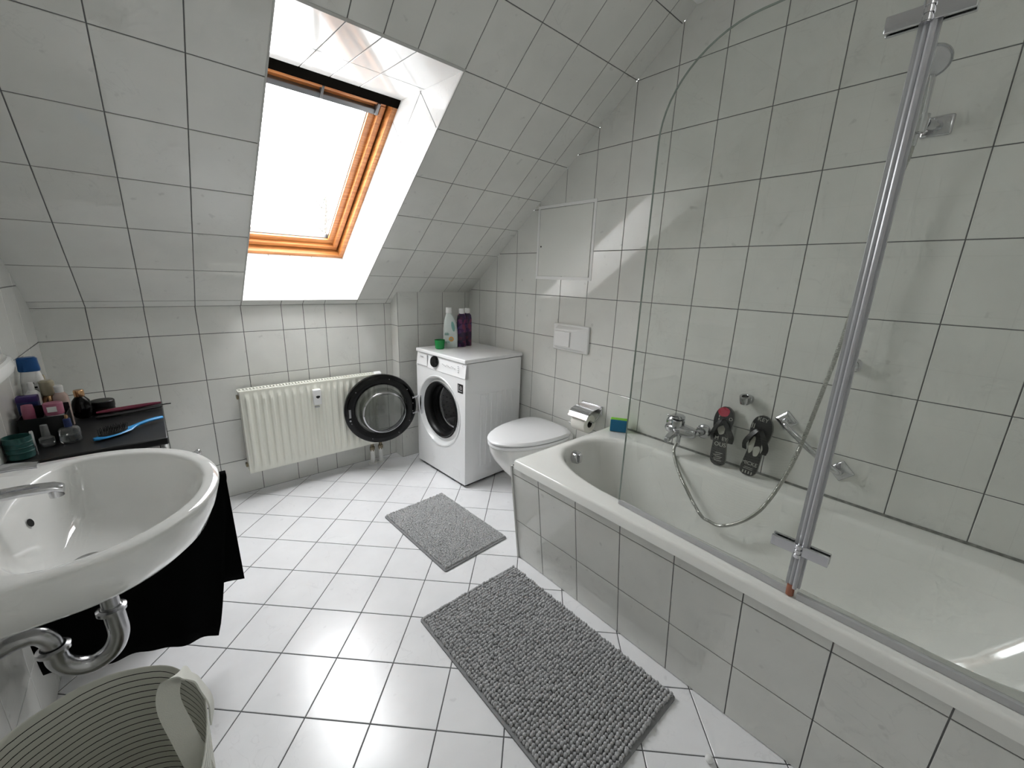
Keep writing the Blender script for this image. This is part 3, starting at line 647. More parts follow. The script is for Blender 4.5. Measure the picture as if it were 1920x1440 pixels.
# ------------------------------------------------------------------ bath screen
scr = thing('bath_screen', 'folding clear glass bath screen with quarter-round top standing on the bathtub rim', 'bath screen', (-.70,-2.53,.5425))
SO = Vector((-.70,-2.53,.5425))
pA, pB = Vector((-.685,-1.992,0)), Vector((-.712,-2.522,0)); ZT = 1.925
dv = (pB-pA).normalized(); nv = Vector((-dv.y, dv.x, 0)); LA = (pB-pA).length
out = [(LA,.556),(0,.556),(0,1.70)]
for i in range(1,15):
    a = PI/2*i/14; out.append((.24-.24*math.cos(a), 1.70+(ZT-1.70)*math.sin(a)))
out.append((LA,ZT))
def pane(outl, org, dv, nv, name='glass_panel'):
    mb = MB(); A = [org+dv*u+Vector((0,0,z)) - SO for u,z in outl]
    mb.loft([[a-nv*.003 for a in A],[a+nv*.003 for a in A]], True, True); return mb.build(name, M['screenglass'], scr, smooth=False)
ga = pane(out, pA, dv, nv)
mb = MB()
ed = [(0,.556),(0,1.0),(0,1.4)]+out[2:-1]+[(LA*.6,ZT),(LA,ZT)]
mb.tube([pA+dv*u+Vector((0,0,z))-SO for u,z in ed], .0028, n=6); mb.build('glass_edge', mat('glass_edge',(.25,.29,.26),.2), ga)
pC = Vector((-.712,-2.545,0)); dC = Vector((0,-1,0))
gb = pane([(0,.556),(.63,.556),(.63,ZT),(0,ZT)], pC, dC, Vector((1,0,0)))
M['pvc'] = mat('translucent_seal', (.44,.44,.46), .22)
mb = MB(); mb.tube([Vector((-.706,-2.529,.57))-SO,Vector((-.706,-2.529,ZT))-SO], .0075, n=10); mb.box(-.711-.7*0,-.704,-2.548,-2.516,.57,ZT, Matrix.Translation(-SO)); mb.build('fold_profile', M['pvc'], scr, bevel=.001)
mb = MB(); mb.tube([Vector((-.718,-2.538,.57))-SO,Vector((-.718,-2.538,ZT))-SO], .005, n=10); mb.build('fold_profile', M['pvc'], scr)
for zc in (.68,1.797):
    mb = MB()
    for a, b in ((-2.468,-2.524),(-2.534,-2.59)):
        mb.box(-.724,-.717,min(a,b),max(a,b),zc-.014,zc+.014, Matrix.Translation(-SO)); mb.box(-.706,-.699,min(a,b),max(a,b),zc-.014,zc+.014, Matrix.Translation(-SO))
    hg = mb.build('hinge', M['chrome'], scr, bevel=.0015)
    mb = MB(); mb.cyl(Vector((-.728,-2.529,zc-.018))-SO, Vector((-.728,-2.529,zc+.018))-SO, .006)
    for dz in (-.012,0,.012): mb.cyl(Vector((-.728,-2.529,zc+dz-.004))-SO, Vector((-.728,-2.529,zc+dz+.004))-SO, .0078)
    mb.build('hinge_barrel', M['chrome'], hg)
mb = MB(); mb.cyl(Vector((-.712,-2.53,.545))-SO, Vector((-.712,-2.53,.573))-SO, .009); mb.build('bottom_pin', M['copper'], scr, label='rusty red-brown foot pin')
mb = MB(); A0 = pA; B0 = pB
mb.loft([[A0+Vector((-.004,0,.5435))-SO,A0+Vector((.006,0,.5435))-SO,A0+Vector((.004,0,.56))-SO,A0+Vector((-.003,0,.56))-SO],[B0+Vector((-.004,0,.5435))-SO,B0+Vector((.006,0,.5435))-SO,B0+Vector((.004,0,.56))-SO,B0+Vector((-.003,0,.56))-SO]], True, True)
mb.box(-.718,-.706,-3.175,-2.545,.5435,.560, Matrix.Translation(-SO)); mb.build('bottom_seal', M['seal'], scr, smooth=False)

# ------------------------------------------------------------------ bath mixer, hose, hand shower, handles
mx = thing('bath_mixer_tap', 'chrome single-lever bath mixer tap on the wall above the bathtub', 'tap', (0,-1.90,.655))
for y in (.075,-.075):
    mb = MB(); mb.lathe([(.034,.002),(.033,.010),(.026,.016),(.015,.02)], (0,y,0), (-1,0,0), 28)
    mb.tube(catmull([(-.015,y,0),(-.035,y,.0),(-.055,y*.9,.0),(-.07,y*.7,0)]), .014); mb.build('wall_union', M['chrome'], mx)
mb = MB(); mb.lathe([(0,-.07),(.017,-.07),(.024,-.062),(.030,-.02),(.033,0),(.030,.02),(.024,.062),(.017,.07),(0,.07)], (-.075,0,0), (0,1,0), 28)
mb.lathe([(.028,0),(.030,.03),(.028,.04),(.0,.042)], (-.078,.015,.012), (-.15,0,1), 28); bd = mb.build('body', M['chrome'], mx)
mb = MB(); mb.loft([rbox_ring(-.08,.015,.052,.026,.024),rbox_ring(-.082,.015,.062,.028,.025),rbox_ring(-.09,.017,.072,.026,.022)], True, True)
mb.loft([[(-.09,.005,.058),(-.09,.03,.058),(-.09,.03,.070),(-.09,.005,.070)],[(-.165,.012,.078),(-.165,.03,.078),(-.165,.03,.086),(-.165,.012,.086)]], True, True); mb.build('lever', M['chrome'], mx, bevel=.002)
mb = MB(); mb.loft([[(-.085,0,-.024),(-.085,.034,-.024),(-.085,.034,.012),(-.085,0,.012)],[(-.15,.004,-.034),(-.15,.03,-.034),(-.15,.03,-.012),(-.15,.004,-.012)],[(-.175,.006,-.044),(-.175,.028,-.044),(-.17,.028,-.022),(-.17,.006,-.022)]], True, True); mb.build('spout', M['chrome'], mx, bevel=.004, seg=3)
mb = MB(); mb.cyl((-.09,.0,-.02),(-.092,.0,-.05),.011); mb.build('hose_connector', M['chrome'], mx)
hz = thing('shower_hose', 'flexible metal shower hose looping down into the bathtub', 'hose', (-.09,-1.9,.6))
hp_ = catmull([(-.092,-1.90,.602),(-.125,-1.905,.56),(-.17,-1.968,.484),(-.21,-2.088,.371),(-.218,-2.14,.355),(-.22,-2.192,.362),(-.215,-2.27,.43),(-.20,-2.324,.528),(-.16,-2.368,.708),(-.09,-2.389,.944),(-.07,-2.413,1.21),(-.07,-2.429,1.467),(-.072,-2.444,1.60),(-.08,-2.462,1.70),(-.085,-2.466,1.757)],14)
HO = Vector((-.09,-1.9,.6))
mb = MB(); mb.tube([p-HO for p in hp_], .0065, n=12, rf=None)
# ribbed sheath
rb = []
L0 = 0; last = hp_[0]
full = []
for i in range(len(hp_)-1):
    seg_ = (hp_[i+1]-hp_[i]).length; k = max(1,int(seg_/.0028))
    for j in range(k): full.append(hp_[i].lerp(hp_[i+1], j/k))
nf = len(full); mb = MB()
mb.tube([p-HO for p in full], .007, n=10, rf=lambda t: .0062+.0011*(int(round(t*(nf-1)))%2)); mb.build('sheath', M['hose'], hz)
mb = MB(); mb.cyl(hp_[0]-HO+Vector((0,0,.006)), hp_[0]-HO-Vector((0,0,.02)), .0095); mb.build('end_nut', M['chrome'], hz); mb = MB(); mb.cyl(hp_[-1]-HO-(hp_[-1]-hp_[-3]).normalized()*.03, hp_[-1]-HO, .009); mb.build('end_nut', M['chrome'], hz)
ho = thing('shower_holder', 'chrome wall bracket carrying the hand shower', 'bracket', (0,-2.50,1.79))
mb = MB(); mb.box(-.012,0,-.035,.035,-.028,.028); mb.build('wall_plate', M['chrome'], ho, bevel=.006, seg=3)
mb = MB(); mb.cyl((-.01,.0,.0),(-.06,.022,-.002),.014); mb.lathe([(.013,-.025),(.019,-.022),(.021,.0),(.021,.022),(.015,.024),(.013,-.025)], (-.083,.032,-.005), (-.1,0,1), 24); mb.build('cradle', M['chrome'], ho)
hs_ = thing('hand_shower', 'chrome hand shower head hanging in its wall bracket behind the glass screen', 'hand shower', (-.083,-2.468,1.76))
mb = MB(); mb.tube(catmull([(.0,0,-.002),(-.003,0,.05),(-.012,0,.1),(-.03,.0,.14)]), .012, rf=lambda t: .011+.004*t); mb.build('handle', M['chrome'], hs_)
mb = MB(); mb.lathe([(.0,.03),(.02,.028),(.038,.012),(.043,0),(.042,-.006),(0,-.006)], (-.052,0,.165), (.75,0,.66), 36); hd = mb.build('head', M['chrome'], hs_)
mb = MB(); mb.lathe([(.0,-.0075),(.036,-.0075),(.038,-.0055)], (-.052,0,.165), (.75,0,.66), 36); mb.build('spray_face', M['seal'], hd)
hk = thing('shower_hook', 'small chrome shower hook on the wall above the sandals', 'hook', (0,-2.135,.85))
mb = MB(); mb.lathe([(.019,.0),(.020,.004),(.016,.02),(.012,.022)], (0,0,0), (-1,0,0), 24); mb.build('base', M['chrome'], hk)
mb = MB(); mb.lathe([(.012,-.016),(.019,-.014),(.021,0),(.021,.018),(.014,.020),(.012,.018),(.012,-.016)], (-.035,.004,0), (-.35,0,1), 20); mb.build('cradle', M['chromed'], hk)
kn_ = thing('wall_valve_knob', 'small round chrome knob on the wall behind the folded edge of the screen', 'knob', (0,-2.444,1.052))
mb = MB(); mb.lathe([(.026,0),(.026,.004),(.018,.012),(.016,.03),(.02,.034),(.02,.042),(.014,.046),(0,.046)], (0,0,0), (-1,0,0), 28); mb.build('knob_body', M['chrome'], kn_)
gh = thing('grab_handle', 'chrome grab bar slanting between two diamond wall plates beside the sandals', 'grab bar', (0,-2.383,.727))
GO = Vector((0,-2.383,.727)); g0 = Vector((0,-2.282,.797))-GO; g1 = Vector((0,-2.484,.658))-GO
for g in (g0,g1):
    mb = MB(); q = [g+Vector((0,math.cos(a)*.042,math.sin(a)*.042)) for a in [PI/2*k+.0 for k in range(4)]]
    mb.loft([q,[p+Vector((-.006,0,0)) for p in q],[g+(p-g)*.45+Vector((-.016,0,0)) for p in q]], True, True); mb.build('wall_plate', M['chrome'], gh, bevel=.005, seg=3)
mb = MB(); mb.tube(catmull([g0+Vector((-.012,0,0)),g0+Vector((-.045,-.012,-.008)),g0*.6+g1*.4+Vector((-.058,0,0)),g0*.4+g1*.6+Vector((-.058,0,0)),g1+Vector((-.045,.012,.008)),g1+Vector((-.012,0,0))]), .0115, n=16); mb.build('bar', M['chrome'], gh)

# ------------------------------------------------------------------ sponge and sandals
sp_ = thing('sponge', 'blue and lime green kitchen sponge standing on the bathtub corner', 'sponge', (-.062,-1.562,.5435), .55)
mb = MB(); mb.box(-.02,.018,-.045,.045,0,.066); mb.build('foam', M['spongeg'], sp_, bevel=.005, seg=3)
mb = MB(); mb.box(-.027,-.020,-.044,.044,.001,.065); mb.build('scouring_pad', M['spongeb'], sp_, bevel=.002)
def letters(txt, size, mat_, parent, M4, name='lettering'):
    cu = bpy.data.curves.new(name, 'FONT'); cu.body = txt; cu.size = size; cu.extrude = .0006; cu.align_x = 'CENTER'; cu.align_y = 'CENTER'; cu.resolution_u = 3
    o = bpy.data.objects.new(name+'_tmp', cu); COL.objects.link(o)
    dg = bpy.context.evaluated_depsgraph_get(); me = bpy.data.meshes.new_from_object(o.evaluated_get(dg)); bpy.data.objects.remove(o); 
    me.transform(M4); me.materials.clear(); me.materials.append(mat_)
    ob = bpy.data.objects.new(name, me); COL.objects.link(ob); ob.parent = parent; return ob
def sandal(base, top, label, mirror, kind):
    """stands on its heel against the wall; local x = width, y = out of sole, z = heel to toe"""
    base = Vector(base); top = Vector(top); zax = (top-base).normalized(); L_ = (top-base).length
    nrm = Vector((-1,0,0)); nrm = (nrm-zax*nrm.dot(zax)).normalized(); xax = nrm.cross(zax)
    R = Matrix((xax, nrm, zax)).transposed().to_4x4(); R.translation = base
    t = bpy.data.objects.new('flip_flop', None); COL.objects.link(t); t.empty_display_size = .05; t.matrix_world = R
    tag(t, label, 'sandal', 'pair of flip-flops leaning on the bathroom wall'); bpy.context.view_layer.update()
    prof = [(0,.012),(.03,.026),(.1,.033),(.25,.032),(.42,.030),(.55,.034),(.7,.041),(.82,.041),(.92,.033),(.975,.02),(1,.008)]
    pl = catmull([(w,0,s*L_) for s, w in prof],5); mr = [(-p.x + .006*math.sin(p.z/L_*PI), p.z) for p in pl]; rt = [(p.x + .004*math.sin(p.z/L_*PI), p.z) for p in pl]
    outl = [(x*mirror, z) for x, z in rt + mr[::-1]]
    mb = MB(); mb.loft([[(x,0,z) for x,z in outl],[(x,.012,z) for x,z in outl]], True, True); so = mb.build('sole', M['sole'], t, bevel=.002)
    sh = [(x*.96, z*.985+.002) for x, z in outl]
    mb = MB(); mb.loft([[(x,.0115,z) for x,z in sh],[(x,.0135,z) for x,z in sh]], True, True); fb = mb.build('footbed', M['foot'], t, bevel=.0006)
    toe = Vector((.002*mirror,.014,.80*L_))
    for sx in (-1,1):
        mb = MB(); pts = catmull([toe+Vector((0,.0,0)), toe+Vector((sx*.008,.014,-.012)), Vector((sx*.028,.024,.62*L_)), Vector((sx*.040,.015,.50*L_)), Vector((sx*.036,.008,.40*L_))],6)
        prev = None; rings = []
        for i, p in enumerate(pts):
            d = (pts[min(i+1,len(pts)-1)]-pts[max(i-1,0)]).normalized(); s_ = Vector((1,0,0)) ; up_ = Vector((sx*.5,.85,0)); up_ = (up_-d*up_.dot(d)).normalized(); w_2 = d.cross(up_)
            ww = .004+.0065*math.sin(min(1,i/len(pts)*1.6)*PI/2); rings.append([p+w_2*ww+up_*.0012,p+w_2*ww-up_*.0012,p-w_2*ww-up_*.0012,p-w_2*ww+up_*.0012])
        mb.loft(rings, True, True); mb.build('strap', M['strapp'], t)
    yt = .0142
    def flat(z, x=0, rot=0): return Matrix.Translation((x,yt,z)) @ Matrix.Rotation(rot,4,'Y') @ Matrix(((-1,0,0,0),(0,0,1,0),(0,1,0,0),(0,0,0,1)))
    mb = MB()
    def blob(cx, cz, rx_, rz_, k=14, ph=0, amp=.15):
        p = [(cx+rx_*math.cos(a)*(1+amp*math.sin(3*a+ph)), cz+rz_*math.sin(a)*(1+amp*math.cos(2*a+ph))) for a in [2*PI*i/k for i in range(k)]]
        mb.loft([[(x,.0133,z) for x,z in p],[(x,.0142,z) for x,z in p]], True, True)
    if kind == 0:
        blob(.004,.60*L_,.015,.022,ph=1); 
        for i in range(5): mb.box(-.016,.014,.0133,.0142,(.08+.032*i)*L_,(.088+.032*i)*L_, Matrix.Rotation(.15*(i%2),4,'Y'))
        for i in range(4): mb.box(.020,.024,.0133,.0142,(.66+.05*i)*L_,(.69+.05*i)*L_)
        mb.build('print', M['prn'], fb, smooth=False)
        letters('M  EY', .022, M['prn'], fb, flat(.455*L_)); letters('OUS', .025, M['prn'], fb, flat(.355*L_)); letters('O', .02, M['prn'], fb, flat(.80*L_, -.026))
        mb = MB(); blob(.006,.905*L_,.024,.022,ph=.5,amp=.06); mb.build('red_patch', M['redp'], fb, smooth=False, label='red printed patch at the toe')
    else:
        blob(.012,.50*L_,.010,.035,ph=2); blob(-.010,.42*L_,.012,.026,ph=.3); blob(-.028,.52*L_,.005,.03,ph=1)
        for i in range(4): mb.box(-.02+.011*i,-.016+.011*i,.0133,.0142,.03*L_,.075*L_)
        mb.box(-.018,.018,.0133,.0142,.105*L_,.111*L_); mb.box(-.018,.014,.0133,.0142,.13*L_,.136*L_)
        mb.build('print', M['prn'], fb, smooth=False)
        letters('MICKE', .021, M['prn'], fb, flat(.20*L_)); letters('KEY', .023, M['prn'], fb, flat(.93*L_, 0, .0)); letters('II', .03, M['prn'], fb, flat(.80*L_, .028))
    return t
sandal((-.065,-2.080,.5445),(-.018,-2.063,.800), 'grey and black flip-flop with red toe patch, beside the mixer tap', 1, 0)
sandal((-.062,-2.197,.5445),(-.018,-2.212,.800), 'grey and black flip-flop without red, beside the grab bar plate', -1, 1)

# ------------------------------------------------------------------ rugs
def rug(name, label, x0, x1, y0, y1, pitch, r, mt, rot=0, jit=.25):
    cx, cy = (x0+x1)/2, (y0+y1)/2
    t = thing(name, label, 'rug', (cx,cy,.0005), rot, 'grey bath mats')
    hx, hy = (x1-x0)/2, (y1-y0)/2
    mb = MB(); N1, N2 = 24, 34; g = []
    mb.loft([rrect2(-hx,hx,-hy,hy,0,.012),rrect2(-hx,hx,-hy,hy,.006,.012),rrect2(-hx+.004,hx-.004,-hy+.004,hy-.004,.0085,.012)], True, True)
    mb.build('backing', M['rugback'], t)
    mb = MB(); nx = int((2*hx-.012)/pitch); ny = int((2*hy-.012)/pitch)
    ico = bmesh.new(); bmesh.ops.create_icosphere(ico, subdivisions=1, radius=1); iv = [v.co.copy() for v in ico.verts]; jf = [[v.index for v in f.verts] for f in ico.faces]; ico.free()
    V = []; Fc = []
    for j in range(ny):
        for i in range(nx):
            x = -hx+.008+pitch*(i+.5)+ random.uniform(-jit,jit)*pitch; y = -hy+.008+pitch*(j+.5)+random.uniform(-jit,jit)*pitch*.5 + .4*pitch*noise.noise(Vector((i*.11,j*.11,0)))
            rr = r*random.uniform(.85,1.15); zz = .0085+rr*.5+random.uniform(0,.4)*rr
            o = len(V); tilt = random.uniform(-.3,.3)
            for v in iv: V.append((x+v.x*rr*1.05+v.z*tilt*rr, y+v.y*rr*.95, zz+v.z*rr*1.7))
            for f in jf: Fc.append([q+o for q in f])
    me = bpy.data.meshes.new('pile'); me.from_pydata(V, [], Fc); me.materials.append(mt); me.polygons.foreach_set('use_smooth', [True]*len(me.polygons))
    o = bpy.data.objects.new('pile', me); COL.objects.link(o); o.parent = t
    return t
def rrect2(x0,x1,y0,y1,z,r,n=5):
    out = []
    for k,(cx,cy) in enumerate(((x1-r,y1-r),(x0+r,y1-r),(x0+r,y0+r),(x1-r,y0+r))):
        for i in range(n+1):
            a = k*PI/2+PI/2*i/n; out.append((cx+r*math.cos(a),cy+r*math.sin(a),z))
    return out
rug('bath_mat', 'large grey chenille bath mat lying along the bathtub', -1.226,-.737,-2.312,-1.508, .0125, .0068, M['ruga'], jit=.2)
rug('bath_mat', 'small grey bath mat in front of the washing machine', -1.018,-.632,-1.335,-.748, .0088, .0048, M['rugb'], .045)

# ------------------------------------------------------------------ washbasin
BX, BY = -2.02, -1.588
wb = thing('washbasin', 'white ceramic washbasin on the left wall with an oval front', 'washbasin', (BX,BY,.85))
def bout(a_f, b_, back, z, n=96, e=2.0, cx=0, cy=0, ps=4.5):
    out = []
    for i in range(n):
        a = 2*PI*i/n; c, s = math.cos(a), math.sin(a)
        if c >= 0: x = a_f*c; y = b_*s
        else:
            x = -back*abs(c)**(2/ps); y = b_*abs(s)**(2/ps)*(1 if s > 0 else -1)
        out.append((cx+x, cy+y, z))
    return out
bk = BX-W-.003
outs = [(-.165,.03,.03,.06,2,.02),(-.163,.07,.09,.12,2.4,.01),(-.152,.115,.135,.19,3,0),(-.130,.158,.185,bk,3.4,0),(-.108,.19,.222,bk,4,0),(-.085,.212,.250,bk,4.5,0),(-.045,.229,.268,bk,4.5,0),(-.012,.238,.277,bk,4.5,0),(-.003,.239,.278,bk,4.5,0),(0.0,.2365,.2755,bk,4.5,0)]
rings = [bout(a,b,k,z,ps=p) for z,a,b,k,p,_ in outs]
ins = [(.0005,.216,.250,.098,2.6,-.0),(-.001,.211,.243,.092,2.5,0),(-.006,.207,.238,.088,2.4,0),(-.03,.199,.230,.080,2.3,0),(-.07,.184,.212,.07,2.2,0),(-.105,.150,.178,.06,2.1,0),(-.125,.11,.13,.05,2,0),(-.134,.06,.07,.035,2,0),(-.137,.025,.025,.025,2,0)]
rings += [bout(a,b,k,z,ps=p) for z,a,b,k,p,_ in ins]
mb = MB(); mb.loft(rings, True, True); mb.build('basin_body', M['ceramic'], wb, ang=60)
mb = MB(); mb.lathe([(.0,.002),(.017,.002),(.022,0),(.022,-.004)], (0,0,-.133), n=24); mb.build('drain', M['chrome'], wb)
mb = MB(); c = Vector((-.0735,.055,-.048)); mb.lathe([(0,0),(.0085,0)], c+Vector((.003,0,0)), (1,-.3,.35), 20); mb.build('overflow_hole', M['hole'], wb)
ft = thing('basin_mixer_tap', 'chrome basin mixer tap with long flat spout at the left edge of the photo', 'tap', (-2.168,BY,.8505))
mb = MB(); mb.lathe([(.027,0),(.027,.006),(.024,.01),(.023,.06),(.025,.075),(.0,.078)], n=28, cap0=True); mb.build('body', M['chrome'], ft)
mb = MB(); 
def flatbar(pts, w0, w1, h0, h1):
    rings = []
    for i, p in enumerate(pts):
        t = i/(len(pts)-1); w = w0+(w1-w0)*t; h = h0+(h1-h0)*t; rings.append([(p[0],p[1]+w*math.cos(a),p[2]+h*math.sin(a)) for a in [2*PI*k/16 for k in range(16)]])
    mb.loft(rings, True, True)
flatbar([(0,0,.038),(.04,0,.042),(.09,0,.042),(.13,0,.038),(.142,0,.032)], .02,.014,.012,.008); mb.build('spout', M['chrome'], ft)
mb = MB(); mb.cyl((.130,0,.034),(.131,0,.018),.0105); mb.build('aerator', M['chromed'], ft)
mb = MB(); mb.lathe([(.024,.076),(.026,.082),(.022,.094),(0,.098)], n=28); flatbar([(0,0,.09),(.04,0,.094),(.09,0,.092),(.118,0,.088)], .018,.013,.009,.005); mb.build('lever', M['chrome'], ft)
tr = thing('basin_trap', 'chrome waste trap with nuts under the washbasin', 'pipe trap', (-2.005,BY,.66))
def nut(mb, p, d, r=.024, h=.014): mb.lathe([(r*.75,-h/2),(r,-h/2+.003),(r,h/2-.003),(r*.75,h/2)], p, d, 24)
mb = MB(); mb.tube([(0,0,.02),(.001,0,-.075)], .016, n=20); mb.build('tailpiece', M['chromed'], tr)
mb = MB(); mb.lathe([(.017,.010),(.031,.010),(.033,.016),(.033,.026),(.017,.028)], (0,0,-.012), (0,0,1), 28); mb.build('flange', M['chromed'], tr)
mb = MB(); nut(mb,(0,0,-.078),(0,0,1),.0255); mb.build('nut', M['chromed'], tr)
ub = catmull([(.001,0,-.070),(.003,0,-.105),(.002,0,-.145),(-.014,0,-.178),(-.045,0,-.192),(-.074,0,-.18),(-.090,0,-.155),(-.093,0,-.125)],8)
mb = MB(); mb.tube(ub, .0185, n=24); mb.build('u_bend', M['chromed'], tr)
mb = MB(); nut(mb, (-.093,0,-.122), (0,0,1), .026); mb.build('nut', M['chromed'], tr)
mb = MB(); mb.tube(catmull([(-.093,0,-.12),(-.095,0,-.10),(-.108,0,-.080),(-.135,0,-.075),(-.17,0,-.086),(-.228,0,-.108)],8), .0165, n=24); mb.build('outlet_arm', M['chromed'], tr)
mb = MB(); mb.lathe([(.018,0),(.034,0),(.033,.006),(.018,.01)], (-.2315,0,-.109), (1,0,0), 24); mb.build('wall_rosette', M['chromed'], tr)
shf = thing('wall_shelf', 'white rounded ceramic shelf on the left wall above the washbasin', 'shelf', (W+.003,-1.43,1.085))
mb = MB(); 
def shr(x, z): return [(x*max(0,math.sin(a))**.35, -.24*math.copysign(abs(math.cos(a))**.6, math.cos(a)), z) for a in [PI*i/32 for i in range(33)]]
mb.loft([shr(.132,-.018),shr(.142,-.011),shr(.144,.0),shr(.140,.012),shr(.134,.014),shr(.122,.004)], True, True); mb.build('shelf_tray', M['ceramic'], shf)
for y in (-.16,.16):
    mb = MB(); mb.cyl((0,y,-.03),(.03,y,-.014),.012); mb.build('bracket', M['chrome'], shf)

# ------------------------------------------------------------------ cabinet with toiletries
CT = .73
cab = thing('bathroom_cabinet', 'low white cabinet with black top between washbasin and radiator wall', 'cabinet', (-2.05,-.655,0))
mb = MB(); mb.box(-.185,.160,-.252,.256,.06,CT-.028); mb.build('carcass', M['cabw'], cab, bevel=.002)
mb = MB(); mb.box(-.186,.186,-.262,.264,CT-.026,CT-.0005); mb.build('top', M['bench'], cab, bevel=.004)
for y in (-.25,.004):
    mb = MB(); mb.box(.162,.178,y+.002,y+.246,.065,CT-.04); dd_ = mb.build('door', M['cabw'], cab, bevel=.002)
    mb = MB(); yy = y+.225 if y < 0 else y+.02; mb.cyl((.178,yy,.42),(.196,yy,.42),.008); mb.build('knob', M['chrome'], dd_)
mb = MB(); mb.box(-.17,.165,-.24,.244,0,.062); mb.build('plinth', M['black'], cab, smooth=False)
# towel on a rail in front of the cabinet
rail = thing('towel_rail', 'chrome towel rail arm reaching out from the left wall beside the washbasin', 'towel rail', (W+.003,-1.215,.668))
mb = MB(); mb.lathe([(.026,0),(.026,.006),(.012,.012)], (0,0,0), (1,0,0), 24); mb.build('wall_plate', M['chrome'], rail)
mb = MB(); mb.tube([(.005,0,0),(.25,0,0),(.475,0,0)], .0075); mb.ball((.475,0,0),.0095); mb.build('arm', M['chrome'], rail)
mb = MB(); mb.tube(catmull([(.01,0,.01),(.05,0,.06),(.25,-.01,.092),(.43,-.01,.098)]), .005); mb.ball((.435,-.01,.099),.0085); mb.build('second_arm', M['chrome'], rail)
tw_ = thing('towel', 'black towel folded over the rail and hanging beside the washbasin', 'towel', (-1.975,-1.215,.66))
mb = MB(); NX, rings = 40, []
TX, TY, TZ_ = -1.975, -1.215, .66
for i in range(NX+1):
    t = i/NX; xt = -2.225+t*.485                      # x at the fold
    xf = -2.205+t*.376; zf_ = .232-.113*t             # near (front) hem
    xb = -2.225+t*.494; zb_ = .34-.088*t               # far hem
    f_ = .005*math.sin(t*15)+.003*math.sin(t*29+1); prof = []; zt_ = .668
    for k in range(15):
        q = k/14; qq = q**.8
        prof.append((xf+(xt-xf)*qq-TX, -1.247-.0*q+.017*q+f_*(1-q)*1.6-TY, zf_+(zt_-zf_)*q-TZ_))
    for k in range(1,8): a = PI-PI*k/8; prof.append((xt-TX, .014*math.cos(a), zt_+.013*math.sin(a)-TZ_))
    for k in range(13): q = k/12; prof.append((xt+(xb-xt)*q-TX, .014+.016*q+f_*q, zt_+(zb_-zt_)*q-TZ_))
    rings.append(prof)
mb.loft(rings, closed=False); o = mb.build('towel_cloth', M['blackm'], tw_, ang=80)
sd = o.modifiers.new('t','SOLIDIFY'); sd.thickness = .004; sd.offset = 0

# toiletries on the cabinet top
def item(name, label, x, y, cat='bottle'): return thing(name, label, cat, (x,y,CT))
t = item('shampoo_bottle', 'tall white shampoo bottle with blue cap on the black cabinet top', -2.203,-.50)
mb = MB(); mb.loft([rbox_ring(0,0,z,a,b,p=2.8) for z,a,b in [(0,.026,.017),(.005,.030,.02),(.1,.031,.021),(.17,.028,.02),(.196,.024,.018),(.2,.022,.017)]], True, True); mb.build('body', M['plastic'], t)
mb = MB(); mb.loft([rbox_ring(0,0,z,a,b,p=2.6) for z,a,b in [(.2,.026,.019),(.205,.0275,.02),(.245,.025,.019),(.25,.02,.015)]], True, True); mb.build('cap', M['dblue'], t)
mb = MB()
for i,(z,w) in enumerate(((.155,.01),(.14,.016),(.13,.012),(.12,.018))): mb.box(-.004,w-.004,-.0225,-.0205,z,z+.006)
mb.build('print', M['black'], t, smooth=False)
def simple_bottle(name, label, x, y, prof, mt, cap=None, capm=None, cat='bottle', n=28):
    t = item(name, label, x, y, cat)
    mb = MB(); mb.lathe(prof, n=n, cap0=True, cap1=True); mb.build('body', mt, t)
    if cap: mb = MB(); mb.lathe(cap, n=n, cap0=True, cap1=True); mb.build('cap', capm, t)
    return t
simple_bottle('lotion_bottle', 'slim beige lotion bottle with white cap behind the perfume bottles', -2.135,-.575, [(.017,0),(.02,.004),(.0205,.09),(.019,.115),(.012,.128)], M['skin'], [(.011,.128),(.012,.15),(.009,.154)], M['plastic'])
simple_bottle('cream_bottle', 'bottle with amber body and cream cap beside the tall shampoo', -2.165,-.545, [(.018,0),(.021,.004),(.021,.10),(.015,.115)], M['gold'], [(.016,.115),(.019,.12),(.019,.165),(.014,.17)], M['beige'])
simple_bottle('spray_bottle', 'slim bottle with cream cap behind the beige lotion', -2.185,-.475, [(.014,0),(.016,.004),(.016,.13),(.009,.14)], M['plastic'], [(.010,.14),(.012,.172),(.009,.178)], M['beige'])
simple_bottle('perfume_bottle', 'rounded black perfume bottle with copper cap beside the black jar', -2.098,-.49, [(.016,0),(.024,.006),(.031,.028),(.031,.045),(.024,.07),(.013,.086)], M['blackgloss'], [(.014,.086),(.015,.089),(.015,.108),(.013,.111)], M['gold'])
t = simple_bottle('cosmetic_jar', 'low round black jar at the back of the cabinet top', -2.045,-.45, [(.034,0),(.036,.004),(.036,.026)], M['black'], [(.0375,.027),(.0375,.048),(.035,.051)], M['black'], 'jar')
t = simple_bottle('perfume_bottle', 'clear round glass perfume bottle with dark blue atomizer', -2.108,-.775, [(.0235,0),(.026,.004),(.026,.042),(.022,.048),(.010,.052)], M['clear'], [(.0095,.052),(.0095,.078),(.007,.08)], M['navy'])
mb = MB(); mb.cyl((0,0,.08),(0,0,.092),.0045); mb.build('nozzle', M['gold'], t)
mb = MB(); mb.lathe([(.0,.006),(.022,.006),(.022,.022),(.0,.022)], n=24); mb.build('liquid', mat('perfume_liquid',(.6,.62,.6),.05,trans=.8), t)
simple_bottle('nail_polish_bottle', 'small clear glass bottle with smoky tapered cap', -2.160,-.785, [(.016,0),(.018,.003),(.018,.028),(.009,.035)], M['clear'], [(.0105,.036),(.009,.07),(.007,.072)], M['frost'])
t = item('storage_cup', 'translucent teal cup at the left end of the cabinet top', -2.205,-.872, 'cup')
